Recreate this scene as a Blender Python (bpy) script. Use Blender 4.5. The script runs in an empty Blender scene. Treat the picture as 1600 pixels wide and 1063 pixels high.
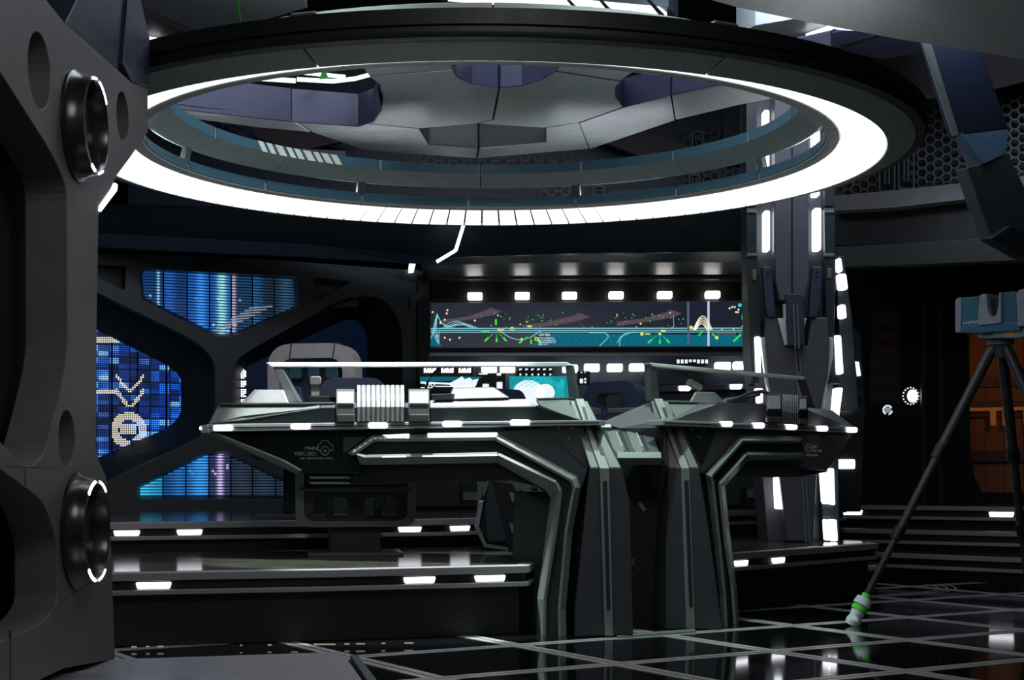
import bpy, bmesh, math, random
from mathutils import Vector, Matrix
from mathutils.geometry import tessellate_polygon
random.seed(7)
C = bpy.context.scene.collection
R = math.radians
# ---------------------------------------------------------------- camera, world, lights, exposure
F, CX, HY, CAMZ = 2450.0, 800.0, 740.0, 0.95        # focal length in px of a 1600x1063 frame, horizon row, eye height
cd = bpy.data.cameras.new('camera'); cam = bpy.data.objects.new('camera', cd); C.objects.link(cam)
cam.location = (0, 0, CAMZ); cam.rotation_euler = (R(90), 0, 0)
cd.sensor_width = 36; cd.lens = 36*F/1600; cd.shift_y = (HY-531.5)/1600; cd.clip_end = 100
sc = bpy.context.scene; sc.camera = cam
w = bpy.data.worlds.new('set_dark'); sc.world = w; w.use_nodes = True
w.node_tree.nodes['Background'].inputs[0].default_value = (.58, .82, 1, 1)
w.node_tree.nodes['Background'].inputs[1].default_value = .066
def spot(name, loc, aim, power, col, ang=40, blend=.4, size=.08):
    l = bpy.data.lights.new(name, 'SPOT'); l.energy = power; l.color = col; l.spot_size = R(ang); l.spot_blend = blend; l.shadow_soft_size = size
    o = bpy.data.objects.new(name, l); C.objects.link(o); o.location = loc
    o.rotation_euler = (Vector(aim)-Vector(loc)).to_track_quat('-Z', 'Y').to_euler(); return o
def area(name, loc, aim, power, col, sx, sy):
    l = bpy.data.lights.new(name, 'AREA'); l.energy = power; l.color = col; l.shape = 'RECTANGLE'; l.size = sx; l.size_y = sy
    o = bpy.data.objects.new(name, l); C.objects.link(o); o.location = loc
    o.rotation_euler = (Vector(aim)-Vector(loc)).to_track_quat('-Z', 'Y').to_euler(); return o
spot('overhead_spot_console', (-.75, 8.98, 4.6), (-.78, 9.62, 1.5), 2300, (.93, 1, .98), 33, .12)
spot('overhead_spot_pylons', (.78, 8.72, 4.6), (.85, 9.4, 1.0), 520, (.7, 1, .82), 36, .5)
spot('overhead_spot_floor', (1.1, 8.62, 4.6), (1.1, 8.75, 0), 800, (.75, 1, .8), 46, .8)
area('overhead_soft', (-.1, 8.6, 4.9), (-.1, 10, 0), 130, (.85, .9, 1), 3, 3)
area('gallery_blue', (2.6, 11.3, 4.7), (3.4, 14.5, 3), 55, (.68, .8, 1), 2, 1)  # unseen light added in mid-air to brighten the gallery
area('front_left_soft', (.4, 3.2, 3.6), (-1.7, 6.2, 1.6), 34, (1, .95, .95), 1.2, 1.2)
for k_ in range(8):      # unseen uplights added above the ring to brighten the ceiling star
    a_ = R(22.5+45*k_); area('star_fill_light', (-.16+2.25*math.cos(a_), 9.37+2.25*math.sin(a_), 2.98), (-.16+.7*math.cos(a_), 9.9+.7*math.sin(a_), 3.6), 2.6, (.86, .93, 1), .9, .12).rotation_euler
sc.view_settings.view_transform = 'Standard'; sc.view_settings.look = 'None'
sc.view_settings.gamma = 1; sc.view_settings.use_curve_mapping = False
sc.view_settings.exposure = 0.0

# ---------------------------------------------------------------- helpers
def at(u, v, Y): return Vector(((u-CX)/F*Y, Y, CAMZ+(HY-v)/F*Y))
def on_z(u, v, z): return at(u, v, F*(z-CAMZ)/(HY-v))
class Wall:
    def __init__(s, p, q):
        s.p = Vector(p[:2]); s.d = (Vector(q[:2])-s.p).normalized()
        s.n = Vector((s.d.y, -s.d.x))
        if s.n.dot(-s.p) < 0: s.n = -s.n
        s.n3 = Vector((s.n.x, s.n.y, 0)); s.right = s.d if s.d.x > 0 else -s.d
    def px(s, u, v, off=0):
        dx = (u-CX)/F; t = (off+s.p.dot(s.n))/(dx*s.n.x+s.n.y); return at(u, v, t)
    def poly(s, pts, off=0): return [s.px(u, v, off) for u, v in pts]
def front(Y): return Wall((-1, Y), (1, Y))
def uvY(u1, Y1, u2, Y2): return Wall(at(u1, 0, Y1), at(u2, 0, Y2))

MATS = {}
def pm(name, col, rough=.5, metal=0., emit=None, st=0., var=.18, scale=14., bump=0., bscale=220., coat=0., trans=0., spec=.5):
    m = bpy.data.materials.new(name); m.use_nodes = True; nt = m.node_tree; b = nt.nodes['Principled BSDF']
    tc = nt.nodes.new('ShaderNodeTexCoord'); nz = nt.nodes.new('ShaderNodeTexNoise'); nz.inputs['Scale'].default_value = scale
    nz.inputs['Detail'].default_value = 5; nt.links.new(tc.outputs['Object'], nz.inputs['Vector'])
    mx = nt.nodes.new('ShaderNodeMix'); mx.data_type = 'RGBA'
    mx.inputs[6].default_value = tuple(c*(1-var) for c in col)+(1,); mx.inputs[7].default_value = tuple(min(1, c*(1+var)) for c in col)+(1,)
    nt.links.new(nz.outputs['Fac'], mx.inputs[0]); nt.links.new(mx.outputs[2], b.inputs['Base Color'])
    mr = nt.nodes.new('ShaderNodeMapRange'); mr.inputs[3].default_value = max(.02, rough*.85); mr.inputs[4].default_value = min(1, rough*1.15)
    nt.links.new(nz.outputs['Fac'], mr.inputs[0]); nt.links.new(mr.outputs[0], b.inputs['Roughness'])
    b.inputs['Metallic'].default_value = metal; b.inputs['Specular IOR Level'].default_value = spec; b.inputs['Coat Weight'].default_value = coat
    b.inputs['Transmission Weight'].default_value = trans
    if emit: b.inputs['Emission Color'].default_value = tuple(emit)+(1,); b.inputs['Emission Strength'].default_value = st
    if bump:
        n2 = nt.nodes.new('ShaderNodeTexNoise'); n2.inputs['Scale'].default_value = bscale; nt.links.new(tc.outputs['Object'], n2.inputs['Vector'])
        bp = nt.nodes.new('ShaderNodeBump'); bp.inputs['Strength'].default_value = bump; bp.inputs['Distance'].default_value = .002
        nt.links.new(n2.outputs['Fac'], bp.inputs['Height']); nt.links.new(bp.outputs[0], b.inputs['Normal'])
    MATS[name] = m; return m
BLK = pm('black_paint', (.006, .007, .008), .5)
VOID = pm('matt_black', (.003, .003, .004), .9)
DRK = pm('charcoal_paint', (.022, .032, .036), .42, bump=.1)
CHA = pm('graphite_satin', (.06, .068, .072), .4, bump=.1)
GRY = pm('grey_satin', (.15, .168, .16), .38, bump=.1)
LGR = pm('light_grey_satin', (.3, .32, .32), .35)
SIL = pm('brushed_silver', (.55, .57, .6), .3, .85)
STEEL = pm('dark_steel', (.2, .2, .21), .32, .9)
PILM = pm('textured_pillar_paint', (.1, .097, .1), .55, bump=.5, bscale=260)
GRAN = pm('speckled_grey_edge', (.24, .23, .24), .45, var=.45, scale=180)
NAVY = pm('navy_vinyl', (.03, .042, .085), .45, bump=.15)
TEAL = pm('teal_paint', (.05, .13, .18), .4)
BLUEP = pm('blue_grey_paint', (.034, .052, .085), .45)
PURP = pm('violet_blue_metal', (.09, .09, .16), .35, .3)
BROWN = pm('mauve_grey_paint', (.09, .07, .075), .6)
STARM = pm('ceiling_alloy', (.62, .62, .63), .36, .35)
GLASSY = pm('black_glass_floor', (.004, .005, .006), .06, var=.3, scale=3)
INL = pm('inlay_metal', (.42, .42, .41), .35, .3)
RNG = pm('ring_shell_paint', (.34, .39, .37), .4)
RAILM = pm('pale_rail', (.72, .76, .72), .35)
CHR = pm('plum_grey_satin', (.1, .1, .115), .42, bump=.1)
BEAM = pm('beam_grey_paint', (.62, .62, .61), .6, bump=.3)
DECK = pm('deck_reflection_mottle', (.05, .055, .042), .12, var=.95, scale=6)  # green mottling imitates the marbled reflection of the overhead light
LIMB = pm('deep_navy_paint', (.012, .018, .036), .5)
OPEN = pm('indigo_metal', (.05, .055, .105), .35, .3)
VIOL = pm('violet_panel', (.2, .19, .36), .5)
MAUVE = pm('pale_mauve_shell', (.55, .51, .53), .4)
PRN2 = pm('bright_print', (.75, .77, .78), .6)
FASC = pm('black_green_fascia', (.008, .013, .014), .6, spec=.12)
PYL = pm('pylon_slate_paint', (.036, .037, .046), .5, bump=.1, spec=.25)
RIBM = pm('rib_metal', (.6, .62, .62), .42, .85)
CHROME = pm('chrome', (.6, .6, .62), .12, 1.)
WHT = pm('white_cloth', (.6, .65, .68), .8, bump=.4, bscale=60)
GRN = pm('green_tape', (.08, .75, .05), .5)
CYAN = pm('scanner_teal_plastic', (.03, .16, .25), .4)
SGR = pm('scanner_grey_plastic', (.3, .34, .42), .45)
YEL = pm('yellow_label', (.75, .4, .03), .5)
PRNT = pm('pale_print', (.28, .3, .3), .6)
WOOD = pm('orange_lit_board', (.3, .15, .08), .7, var=.3, scale=6)
E_RING = pm('ring_light', (.9, .9, .9), .5, emit=(1, .985, .95), st=1.3)
E_W = pm('white_led', (.9, .9, .9), .5, emit=(.95, .97, 1), st=3.2)
E_V = pm('cool_led', (.9, .9, .9), .5, emit=(.92, .94, 1), st=2.4)
E_S = pm('strip_lamp_and_lit_edge', (.9, .9, .9), .5, emit=(.85, 1, .93), st=1.3)  # ceiling strips, and the painted light on the arch trims
E_WARM = pm('warm_led', (.9, .9, .9), .5, emit=(1, .95, .87), st=2.6)
E_G = pm('screen_green', (.1, .1, .1), .5, emit=(.03, .75, .04), st=1.)
E_Y = pm('screen_yellow', (.1, .1, .1), .5, emit=(.75, .75, .12), st=1.)
E_C = pm('screen_cyan', (.1, .1, .1), .5, emit=(.2, .55, .62), st=1.)
E_CD = pm('screen_teal', (.02, .02, .02), .5, emit=(.0, .13, .2), st=.9)
E_CB = pm('screen_teal_bright', (.02, .02, .02), .5, emit=(.02, .5, .55), st=1.2)
E_P = pm('screen_mauve', (.02, .02, .02), .5, emit=(.09, .06, .085), st=1.)
E_SB = pm('screen_navy', (.01, .01, .012), .2, emit=(.012, .015, .028), st=1.)
E_T = pm('screen_white', (.5, .5, .5), .5, emit=(.8, .9, .95), st=1.)
E_CR = pm('screen_cream', (.5, .5, .5), .5, emit=(.95, .85, .6), st=1.)
E_R = pm('dim_red_readout', (.01, .003, .003), .6, emit=(.011, .002, .0015), st=1.)
E_O = pm('orange_lamp', (.5, .2, .05), .6, emit=(1, .3, .08), st=.1)

def wloc(o):
    v = Vector((0, 0, 0))
    while o: v += o.location; o = o.parent
    return v
def thing(name, label=None, cat=None, loc=(0, 0, 0), rz=0, group=None, kind=None):
    o = bpy.data.objects.new(name, None); C.objects.link(o); o.location = loc; o.rotation_euler.z = rz; o.empty_display_size = .1
    return tag(o, label, cat, group, kind)
def tag(o, label=None, cat=None, group=None, kind=None):
    if label: o['label'] = label
    if cat: o['category'] = cat
    if group: o['group'] = group
    if kind: o['kind'] = kind
    return o
def mk(name, verts, faces, mat, parent=None, bevel=0, smooth=False, local=False, uv=None, mats=None, mi=None, kind=None):
    if local: org = Vector((0, 0, 0))
    elif parent: org = wloc(parent)
    else:
        org = sum((Vector(v) for v in verts), Vector())/len(verts); org.z = min(v[2] for v in verts)
    me = bpy.data.meshes.new(name); me.from_pydata([tuple(Vector(v)-org) for v in verts], [], faces)
    bm = bmesh.new(); bm.from_mesh(me); bmesh.ops.recalc_face_normals(bm, faces=bm.faces); bm.to_mesh(me); bm.free()
    for m in (mats or [mat]): me.materials.append(m)
    if mi:
        for p, k in zip(me.polygons, mi): p.material_index = k
    if smooth:
        for p in me.polygons: p.use_smooth = True
    if uv:
        L = me.uv_layers.new(name='UVMap')
        for lp in me.loops: L.data[lp.index].uv = uv(me.vertices[lp.vertex_index].co+org)
    o = bpy.data.objects.new(name, me); C.objects.link(o)
    if parent: o.parent = parent
    if not parent or (parent and not local): o.location = (0, 0, 0) if parent else org
    if bevel:
        b = o.modifiers.new('edge', 'BEVEL'); b.width = bevel; b.segments = 2; b.limit_method = 'ANGLE'; b.angle_limit = R(35)
    if smooth:
        try:
            me.set_sharp_from_angle(angle=R(40))
        except Exception: pass
    if kind: o['kind'] = kind
    return o
def pnorm(pts):
    n = Vector()
    for i in range(len(pts)):
        a, b = pts[i], pts[(i+1) % len(pts)]
        n += Vector(((a.y-b.y)*(a.z+b.z), (a.z-b.z)*(a.x+b.x), (a.x-b.x)*(a.y+b.y)))
    return n.normalized()
def prism_data(pts, vec, holes=()):
    loops = [list(pts)]+[list(h) for h in holes]
    allp = [p for l in loops for p in l]; n = len(allp)
    if holes: tris = [tuple(t) for t in tessellate_polygon(loops)]
    else: tris = [tuple(range(n))] if n > 2 else []
    v = [Vector(p) for p in allp]+[Vector(p)+vec for p in allp]
    f = list(tris)+[tuple(i+n for i in reversed(t)) for t in tris]; nf = len(f); k = 0
    for l in loops:
        m = len(l)
        for i in range(m):
            a, b = k+i, k+(i+1) % m; f.append((a, b, b+n, a+n))
        k += m
    return v, f, nf
def concave(pts):
    nn = pnorm(pts); s = None
    for i in range(len(pts)):
        a, b, c = pts[i-1], pts[i], pts[(i+1) % len(pts)]
        k = (b-a).cross(c-b).dot(nn)
        if k < -1e-7: return True
    return False
def prism(name, pts, vec, mat, parent=None, bevel=0, holes=(), side=None, **kw):
    pts = [Vector(p) for p in pts]
    if not holes and concave(pts):
        n = len(pts); tris = [tuple(t) for t in tessellate_polygon([pts])]
        v = pts+[p+vec for p in pts]; f = tris+[tuple(i+n for i in reversed(t)) for t in tris]; nf = len(f)
        f += [(i, (i+1) % n, (i+1) % n+n, i+n) for i in range(n)]
    else: v, f, nf = prism_data(pts, vec, holes)
    if side: kw['mats'] = [mat, side]; kw['mi'] = [0]*nf+[1]*(len(f)-nf)
    return mk(name, v, f, mat, parent, bevel, **kw)
def slab(name, wall, px, off, th, mat, parent=None, bevel=.004, holes=(), **kw):
    return prism(name, wall.poly(px, off), -wall.n3*th, mat, parent, bevel, [wall.poly(h, off) for h in holes], **kw)
def plate(name, pts, th, mat, parent=None, bevel=.003, **kw):
    pts = [Vector(p) for p in pts]; n = pnorm(pts); c = sum(pts, Vector())/len(pts)
    if n.dot(Vector((0, 0, CAMZ))-c) < 0: n = -n
    return prism(name, pts, -n*th, mat, parent, bevel, **kw)
def loft(name, loops, mat, parent=None, bevel=0, cap=True, **kw):
    n = len(loops[0]); v = [p for l in loops for p in l]; f = []
    for k in range(len(loops)-1):
        for i in range(n):
            a, b = k*n+i, k*n+(i+1) % n; f.append((a, b, b+n, a+n))
    if cap: f += [tuple(range(n)), tuple(range((len(loops)-1)*n, len(loops)*n))]
    return mk(name, v, f, mat, parent, bevel, **kw)
def boxv(c, s, rz=0):
    c = Vector(c); m = Matrix.Rotation(rz, 3, 'Z')
    v = [c+m@Vector((x*s[0]/2, y*s[1]/2, z*s[2]/2)) for z in (-1, 1) for x, y in ((-1, -1), (1, -1), (1, 1), (-1, 1))]
    return v, [(0, 3, 2, 1), (4, 5, 6, 7), (0, 1, 5, 4), (1, 2, 6, 5), (2, 3, 7, 6), (3, 0, 4, 7)]
def box(name, c, s, mat, parent=None, rz=0, bevel=.005, **kw):
    v, f = boxv(c, s, rz); return mk(name, v, f, mat, parent, bevel, **kw)
def tube(name, path, r, mat, parent=None, n=10, **kw):
    path = [Vector(p) for p in path]; rs = r if isinstance(r, (list, tuple)) else [r]*len(path); v = []; f = []
    for i, p in enumerate(path):
        t = (path[min(i+1, len(path)-1)]-path[max(i-1, 0)]).normalized()
        a = t.cross(Vector((0, 0, 1)) if abs(t.z) < .9 else Vector((1, 0, 0))).normalized(); b = t.cross(a)
        v += [p+(a*math.cos(2*math.pi*k/n)+b*math.sin(2*math.pi*k/n))*rs[i] for k in range(n)]
    for i in range(len(path)-1):
        for k in range(n):
            a, b = i*n+k, i*n+(k+1) % n; f.append((a, b, b+n, a+n))
    f += [tuple(range(n)), tuple(range((len(path)-1)*n, len(path)*n))]
    return mk(name, v, f, mat, parent, smooth=True, **kw)
def lathe(name, prof, mat, parent, a0=0, a1=360, n=96, bevel=0, smooth=True, **kw):
    """closed (r,z) profile swept about the parent's vertical axis (local)"""
    full = abs(a1-a0) >= 359.99; m = len(prof); v = []; f = []; steps = n if full else n+1
    for i in range(steps):
        a = R(a0+(a1-a0)*i/n)
        v += [(r*math.cos(a), r*math.sin(a), z) for r, z in prof]
    for i in range(n):
        j = (i+1) % steps
        for k in range(m):
            l = (k+1) % m; f.append((i*m+k, j*m+k, j*m+l, i*m+l))
    if not full: f += [tuple(range(m)), tuple(range(n*m, n*m+m))]
    return mk(name, v, f, mat, parent, bevel, smooth, local=True, **kw)
def round_poly(pts, r, n=4):
    out = []; pts = [Vector(p) for p in pts]; N = len(pts)
    for i in range(N):
        a, b, c = pts[i-1], pts[i], pts[(i+1) % N]; rr = r[i] if isinstance(r, (list, tuple)) else r
        d1 = (a-b); d2 = (c-b); k = min(rr, d1.length*.48, d2.length*.48); p = b+d1.normalized()*k; q = b+d2.normalized()*k
        for j in range(n+1):
            t = j/n; out.append(tuple((p*(1-t)**2+b*2*t*(1-t)+q*t*t)))
    return out
def rrect(u0, v0, u1, v1, r=3, n=3): return round_poly([(u0, v0), (u1, v0), (u1, v1), (u0, v1)], r, n)
def ell(u, v, a, b, n=20, a0=0, a1=360):
    return [(u+a*math.cos(R(a0+(a1-a0)*i/n)), v+b*math.sin(R(a0+(a1-a0)*i/n))) for i in range(n if a1-a0 == 360 else n+1)]
class Print:
    """flat print on a wall: ribbons, discs and polygons collected as one mesh"""
    def __init__(s, wall, off): s.w = wall; s.off = off; s.v = []; s.f = []
    def poly(s, px):
        k = len(s.v); s.v += s.w.poly(px, s.off); s.f.append(tuple(range(k, k+len(px)))); return s
    def line(s, px, wd=1.):
        px = [Vector(p) for p in px]
        for a, b in zip(px, px[1:]):
            d = (b-a).normalized(); nn = Vector((-d.y, d.x))*wd/2; s.poly([a+nn, b+nn, b-nn, a-nn])
        return s
    def disc(s, u, v, r): return s.poly(ell(u, v, r, r, 10))
    def ring(s, u, v, r, wd): 
        p = ell(u, v, r, r, 14); return s.line(p+[p[0]], wd)
    def done(s, name, mat, parent): return mk(name, s.v, s.f, mat, parent, kind='stuff')
def text(name, body, wall, u, v, hpx, mat, parent, off, align='LEFT', extr=.0008):
    cu = bpy.data.curves.new(name, 'FONT'); cu.body = body; cu.align_x = align; cu.extrude = extr
    p = wall.px(u, v, off); h = (wall.px(u, v-hpx, off)-p).z; cu.size = h/.72
    t = bpy.data.objects.new(name, cu); C.objects.link(t); bpy.context.view_layer.update()
    me = bpy.data.meshes.new_from_object(t.evaluated_get(bpy.context.evaluated_depsgraph_get()))
    bpy.data.objects.remove(t); me.materials.clear(); me.materials.append(mat)
    M = Matrix.Identity(4); r = Vector((wall.right.x, wall.right.y, 0)); up = Vector((0, 0, 1))
    M.col[0].xyz = r; M.col[1].xyz = up; M.col[2].xyz = r.cross(up); M.col[3].xyz = p-wloc(parent)
    me.transform(M); o = bpy.data.objects.new(name, me); C.objects.link(o); o.parent = parent; return o
def instance(src, parent, loc=None, rz=None):
    c = src.copy(); C.objects.link(c); c.parent = parent
    if loc is not None: c.location = loc
    if rz is not None: c.rotation_euler.z = rz
    return c
def copy_tree(o, parent=None):
    c = o.copy(); C.objects.link(c); c.parent = parent
    for ch in list(o.children): copy_tree(ch, c)
    return c
# ================================================================ FLOOR
fl = box('floor', (0, 10.5, -.06), (16, 19, .1), DRK, bevel=0); fl['kind'] = 'structure'; fl['label'] = 'glossy black tiled floor with double grey inlay lines'
G0, e1, e2 = Vector((.027, 8.665)), Vector((.865, .56)), Vector((.5, -.85))
def gp(i, j): p = G0+e1*i+e2*j; return p
def seen(p, m=.6):
    if p.y < 5.5 or p.y > 15: return False
    return abs(p.x) < p.y*.345+m
tile_me = None; q = .07
ta = [gp(0, 0)+e1*a+e2*b-G0 for a, b in ((q, q), (1-q, q), (1-q, 1-q), (q, 1-q))]
for i in range(-6, 8):
    for j in range(-7, 6):
        if not seen(gp(i+.5, j+.5)): continue
        p = gp(i, j)
        if tile_me is None:
            o = prism('floor_tile', [Vector((a.x, a.y, 0)) for a in ta], Vector((0, 0, -.012)), GLASSY, fl, .002, local=True); tile_me = o
        else: o = instance(tile_me, fl)
        o.location = Vector((p.x, p.y, 0))-fl.location
def strip_me(d, nrm, L, a, b):
    w0 = nrm*a; w1 = nrm*b
    return [Vector((p.x, p.y, .001)) for p in (w0+d*.0, d*L+w0, d*L+w1, w1)]
for d, nv, tot in ((e1, e2, 1.0), (e2, e1, 1.0)):
    dn = d; nn = Vector((-d.y, d.x)).normalized(); L = 1.0 if d is e1 else 1-2*.056
    for a, b in ((-.056, -.008), (.008, .056)):
        src = None
        for i in range(-6, 8):
            for j in range(-7, 6):
                p = gp(i, j); 
                if not seen(p+d*.5, .4): continue
                if src is None: src = o = prism('inlay_strip', strip_me(d, nn, L*.998, a, b), Vector((0, 0, -.012)), INL, fl, 0, local=True)
                else: o = instance(src, fl)
                s = p if d is e1 else p+d*.056
                o.location = Vector((s.x, s.y, 0))-fl.location
for k, (r0, r1) in enumerate(((1.35, 1.37), (1.42, 1.44), (1.49, 1.51))):
    cxy = Vector((2.2, 13.2)); n = 22; A = [R(-100+110*t/n) for t in range(n+1)]
    pp = [Vector((cxy.x+r0*math.cos(a)*1.0, cxy.y+r0*math.sin(a)*.8, .002)) for a in A]+[Vector((cxy.x+r1*math.cos(a), cxy.y+r1*math.sin(a)*.8, .002)) for a in reversed(A)]
    prism('curved_inlay', pp, Vector((0, 0, -.006)), INL, fl, 0)

DPL = pm('deck_alloy', (.34, .34, .38), .38, .4)
# raised metal deck in the near left corner
dk = thing('metal_deck_plate', 'low grey metal deck plate in the near left corner', 'deck plate', (-1.4, 6.0, 0))
d0 = [on_z(u, v, .17) for u, v in ((-60, 1045), (160, 1031), (531, 1019), (541, 1027), (600, 1110), (-60, 1130))]
prism('deck_panel', d0, Vector((0, 0, -.17)), DPL, dk, .006)
d1 = [on_z(u, v, .178) for u, v in round_poly([(-60, 1052), (160, 1047), (396, 1041), (402, 1085), (300, 1130), (-60, 1130)], 6, 2)]
prism('inset_panel', d1, Vector((0, 0, -.03)), DPL, dk, .003)
d2 = [on_z(u, v, .19) for u, v in ((-60, 1052), (160, 1052), (376, 1058), (395, 1075), (300, 1130), (-60, 1130))]
prism('cover_plate', d2, Vector((0, 0, -.03)), SIL, dk, .004)
d3 = [on_z(u, v, .165) for u, v in ((547, 1024), (560, 1024), (625, 1110), (605, 1110))]
prism('deck_edge_rail', d3, Vector((0, 0, -.165)), CHA, dk, .004)

# ================================================================ PLATFORMS AND STEPS
def offset_path(path, d):
    out = []; n = len(path)
    for i, p in enumerate(path):
        a = path[max(0, i-1)]; b = path[min(n-1, i+1)]; t = (b-a).normalized(); out.append(p+Vector((-t.y, t.x))*d)
    return out
def tiered(name, label, front_path, back, ztop, z0, lip=.045, rec=.05, low=.028, par=None):
    t = thing(name, label, None, (front_path[len(front_path)//2].x, front_path[len(front_path)//2].y+.3, z0), kind='structure')
    P = [Vector(p) for p in front_path]; B = [Vector(p) for p in back]
    def lay(nm, inset, za, zb, mat, top=None):
        pts = offset_path(P, inset)+B
        return prism(nm, [Vector((p.x, p.y, zb)) for p in pts], Vector((0, 0, za-zb)), mat, t, .004)
    lay('deck', .10, ztop-.012, ztop+.001, DECK)
    lay('edge_lip', 0, ztop-lip, ztop, GRAN)
    lay('light_recess', .035, ztop-lip-rec, ztop-lip, BLK)
    lay('lower_lip', .005, ztop-lip-rec-low, ztop-lip-rec, GRAN)
    lay('riser', .09, z0, ztop-lip-rec-low, BLK)
    return t
def step_lights(t, path, ins, z, us, wm=.17, hm=.036, skew=.012, mat=E_V):
    P = offset_path([Vector(p) for p in path], ins)
    for u in us:
        k = (u-CX)/F
        for a, b in zip(P, P[1:]):
            fa, fb = a.x-k*a.y, b.x-k*b.y
            if fa <= 0 <= fb:
                s = fa/(fa-fb); p = a.lerp(b, s); d = (b-a).normalized(); n = Vector((d.y, -d.x))
                q = [(-wm/2-skew*.5, hm/2), (wm/2+skew*.5, hm/2), (wm/2-skew*.3, -hm/2), (-wm/2+skew*.3, -hm/2)]
                q = round_poly(q, .008, 2)
                pts = [Vector((p.x+d.x*x+n.x*.012, p.y+d.y*x+n.y*.012, z+y)) for x, y in q]
                prism('step_light', pts, Vector((-n.x, -n.y, 0))*.014, mat, t, 0); break
GAPL = pm('gap_glow', (.5, .5, .4), .5, emit=(.6, .55, .42), st=.3)
p1 = [Vector(p) for p in ((-3.6, 8.15), (-2.9, 8.27), (-2.16, 8.47), (-1.0, 8.8), (.075, 9.19), (.10, 9.22))]
t1 = tiered('raised_platform', 'lower black platform with speckled grey edge behind the console', p1, [(.35, 11.0), (.35, 12.6), (-3.6, 11.2)], .41, 0)
step_lights(t1, p1, .035, .337, (240, 655, 765), .18)
for u, wd in ((205, 8), (228, 5), (246, 9), (375, 3), (418, 6), (455, 10), (490, 34), (538, 8), (556, 14), (596, 6), (632, 14)):  # glowing slivers imitate light leaking out under the riser
    pa = on_z(u, 1013-(u-200)*.013, .004); slab('leak_glow', front(pa.y-.09), [(u, 1010.5-(u-200)*.014), (u+wd, 1010.5-(u-200)*.014), (u+wd, 1012.5-(u-200)*.014), (u, 1012.5-(u-200)*.014)], 0, .01, GAPL, t1, 0)
p1b = [Vector(p) for p in ((.72, 9.9), (1.47, 10.55), (2.1, 11.25), (2.83, 12.1))]
t1b = tiered('raised_platform', 'black platform with speckled grey edge to the right of the console', p1b, [(2.78, 12.5), (1.95, 13.5), (.4, 12.7), (.4, 10.6)], .41, 0)
step_lights(t1b, p1b, .035, .337, (1157, 1215), .15)
p2 = [Vector(p) for p in ((-4.6, 9.9), (-2.68, 10.5), (-.49, 11.35), (.55, 12.15))]
t2 = tiered('raised_platform', 'upper rear platform in front of the blue hexagon wall', p2, [(1.2, 16), (-5.5, 16)], .62, 0)
step_lights(t2, p2, .035, .547, (198, 296, 640, 718), .165)
p3 = [Vector(p) for p in ((.55, 12.15), (1.3, 12.98), (1.9, 13.7), (2.6, 14.45), (3.2, 15.0))]
t3 = tiered('raised_platform', 'upper rear platform behind the right pillar', p3, [(3.4, 17), (1.0, 17), (.5, 12.6)], .62, 0)
for zt, Ya, Yb, lab, us in ((.23, 14.2, 13.1, 'lowest right hand step near the dark doorway', (1357,)), (.43, 14.75, 13.7, 'middle right hand step near the dark doorway', ()),
                        (.64, 15.3, 14.3, 'topmost right hand step with two white lights', (1330, 1565))):
    a = at(1318 if zt > .3 else 1372, 0, Ya); b = at(1760, 0, Yb-.4); a2 = a.lerp(b, .5)
    pth = [Vector((a.x, a.y)), Vector((a2.x, a2.y)), Vector((b.x, b.y))]
    ts = tiered('step', lab, pth, [(b.x, b.y+.75+(1.6 if zt > .6 else 0)), (a.x, a.y+.75+(1.6 if zt > .6 else 0))], zt, 0, .04, .06, .03)
    if us: step_lights(ts, pth, .035, zt-.07, us, .22 if zt > .6 else .13, .045)
nib = thing('step_nib', 'short grey ledge beside the tripod foot', None, tuple(at(1360, 905, 12.6)), kind='structure')
slab('ledge', front(12.6), [(1338, 886), (1380, 886), (1380, 893), (1338, 893)], 0, .3, GRAN, nib)
slab('ledge_support', front(12.65), [(1340, 893), (1378, 893), (1378, 905), (1340, 905)], 0, .25, BLK, nib)

# ================================================================ WALLS
for nm, c, s, lab in (('wall_back', (0, 19.2, 2.6), (22, .1, 5.4), 'black far wall of the set'), ('wall_left', (-6.9, 11, 2.6), (.1, 17, 5.4), 'black left wall of the set'),
                 ('wall_right', (8.3, 11, 2.6), (.1, 17, 5.4), 'black right wall of the set'), ('ceiling', (0.5, 11.5, 5.3), (16, 16, .1), 'black ceiling of the set')):
    o = box(nm, c, s, VOID, bevel=0); o['kind'] = 'structure'; o['label'] = lab

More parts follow.
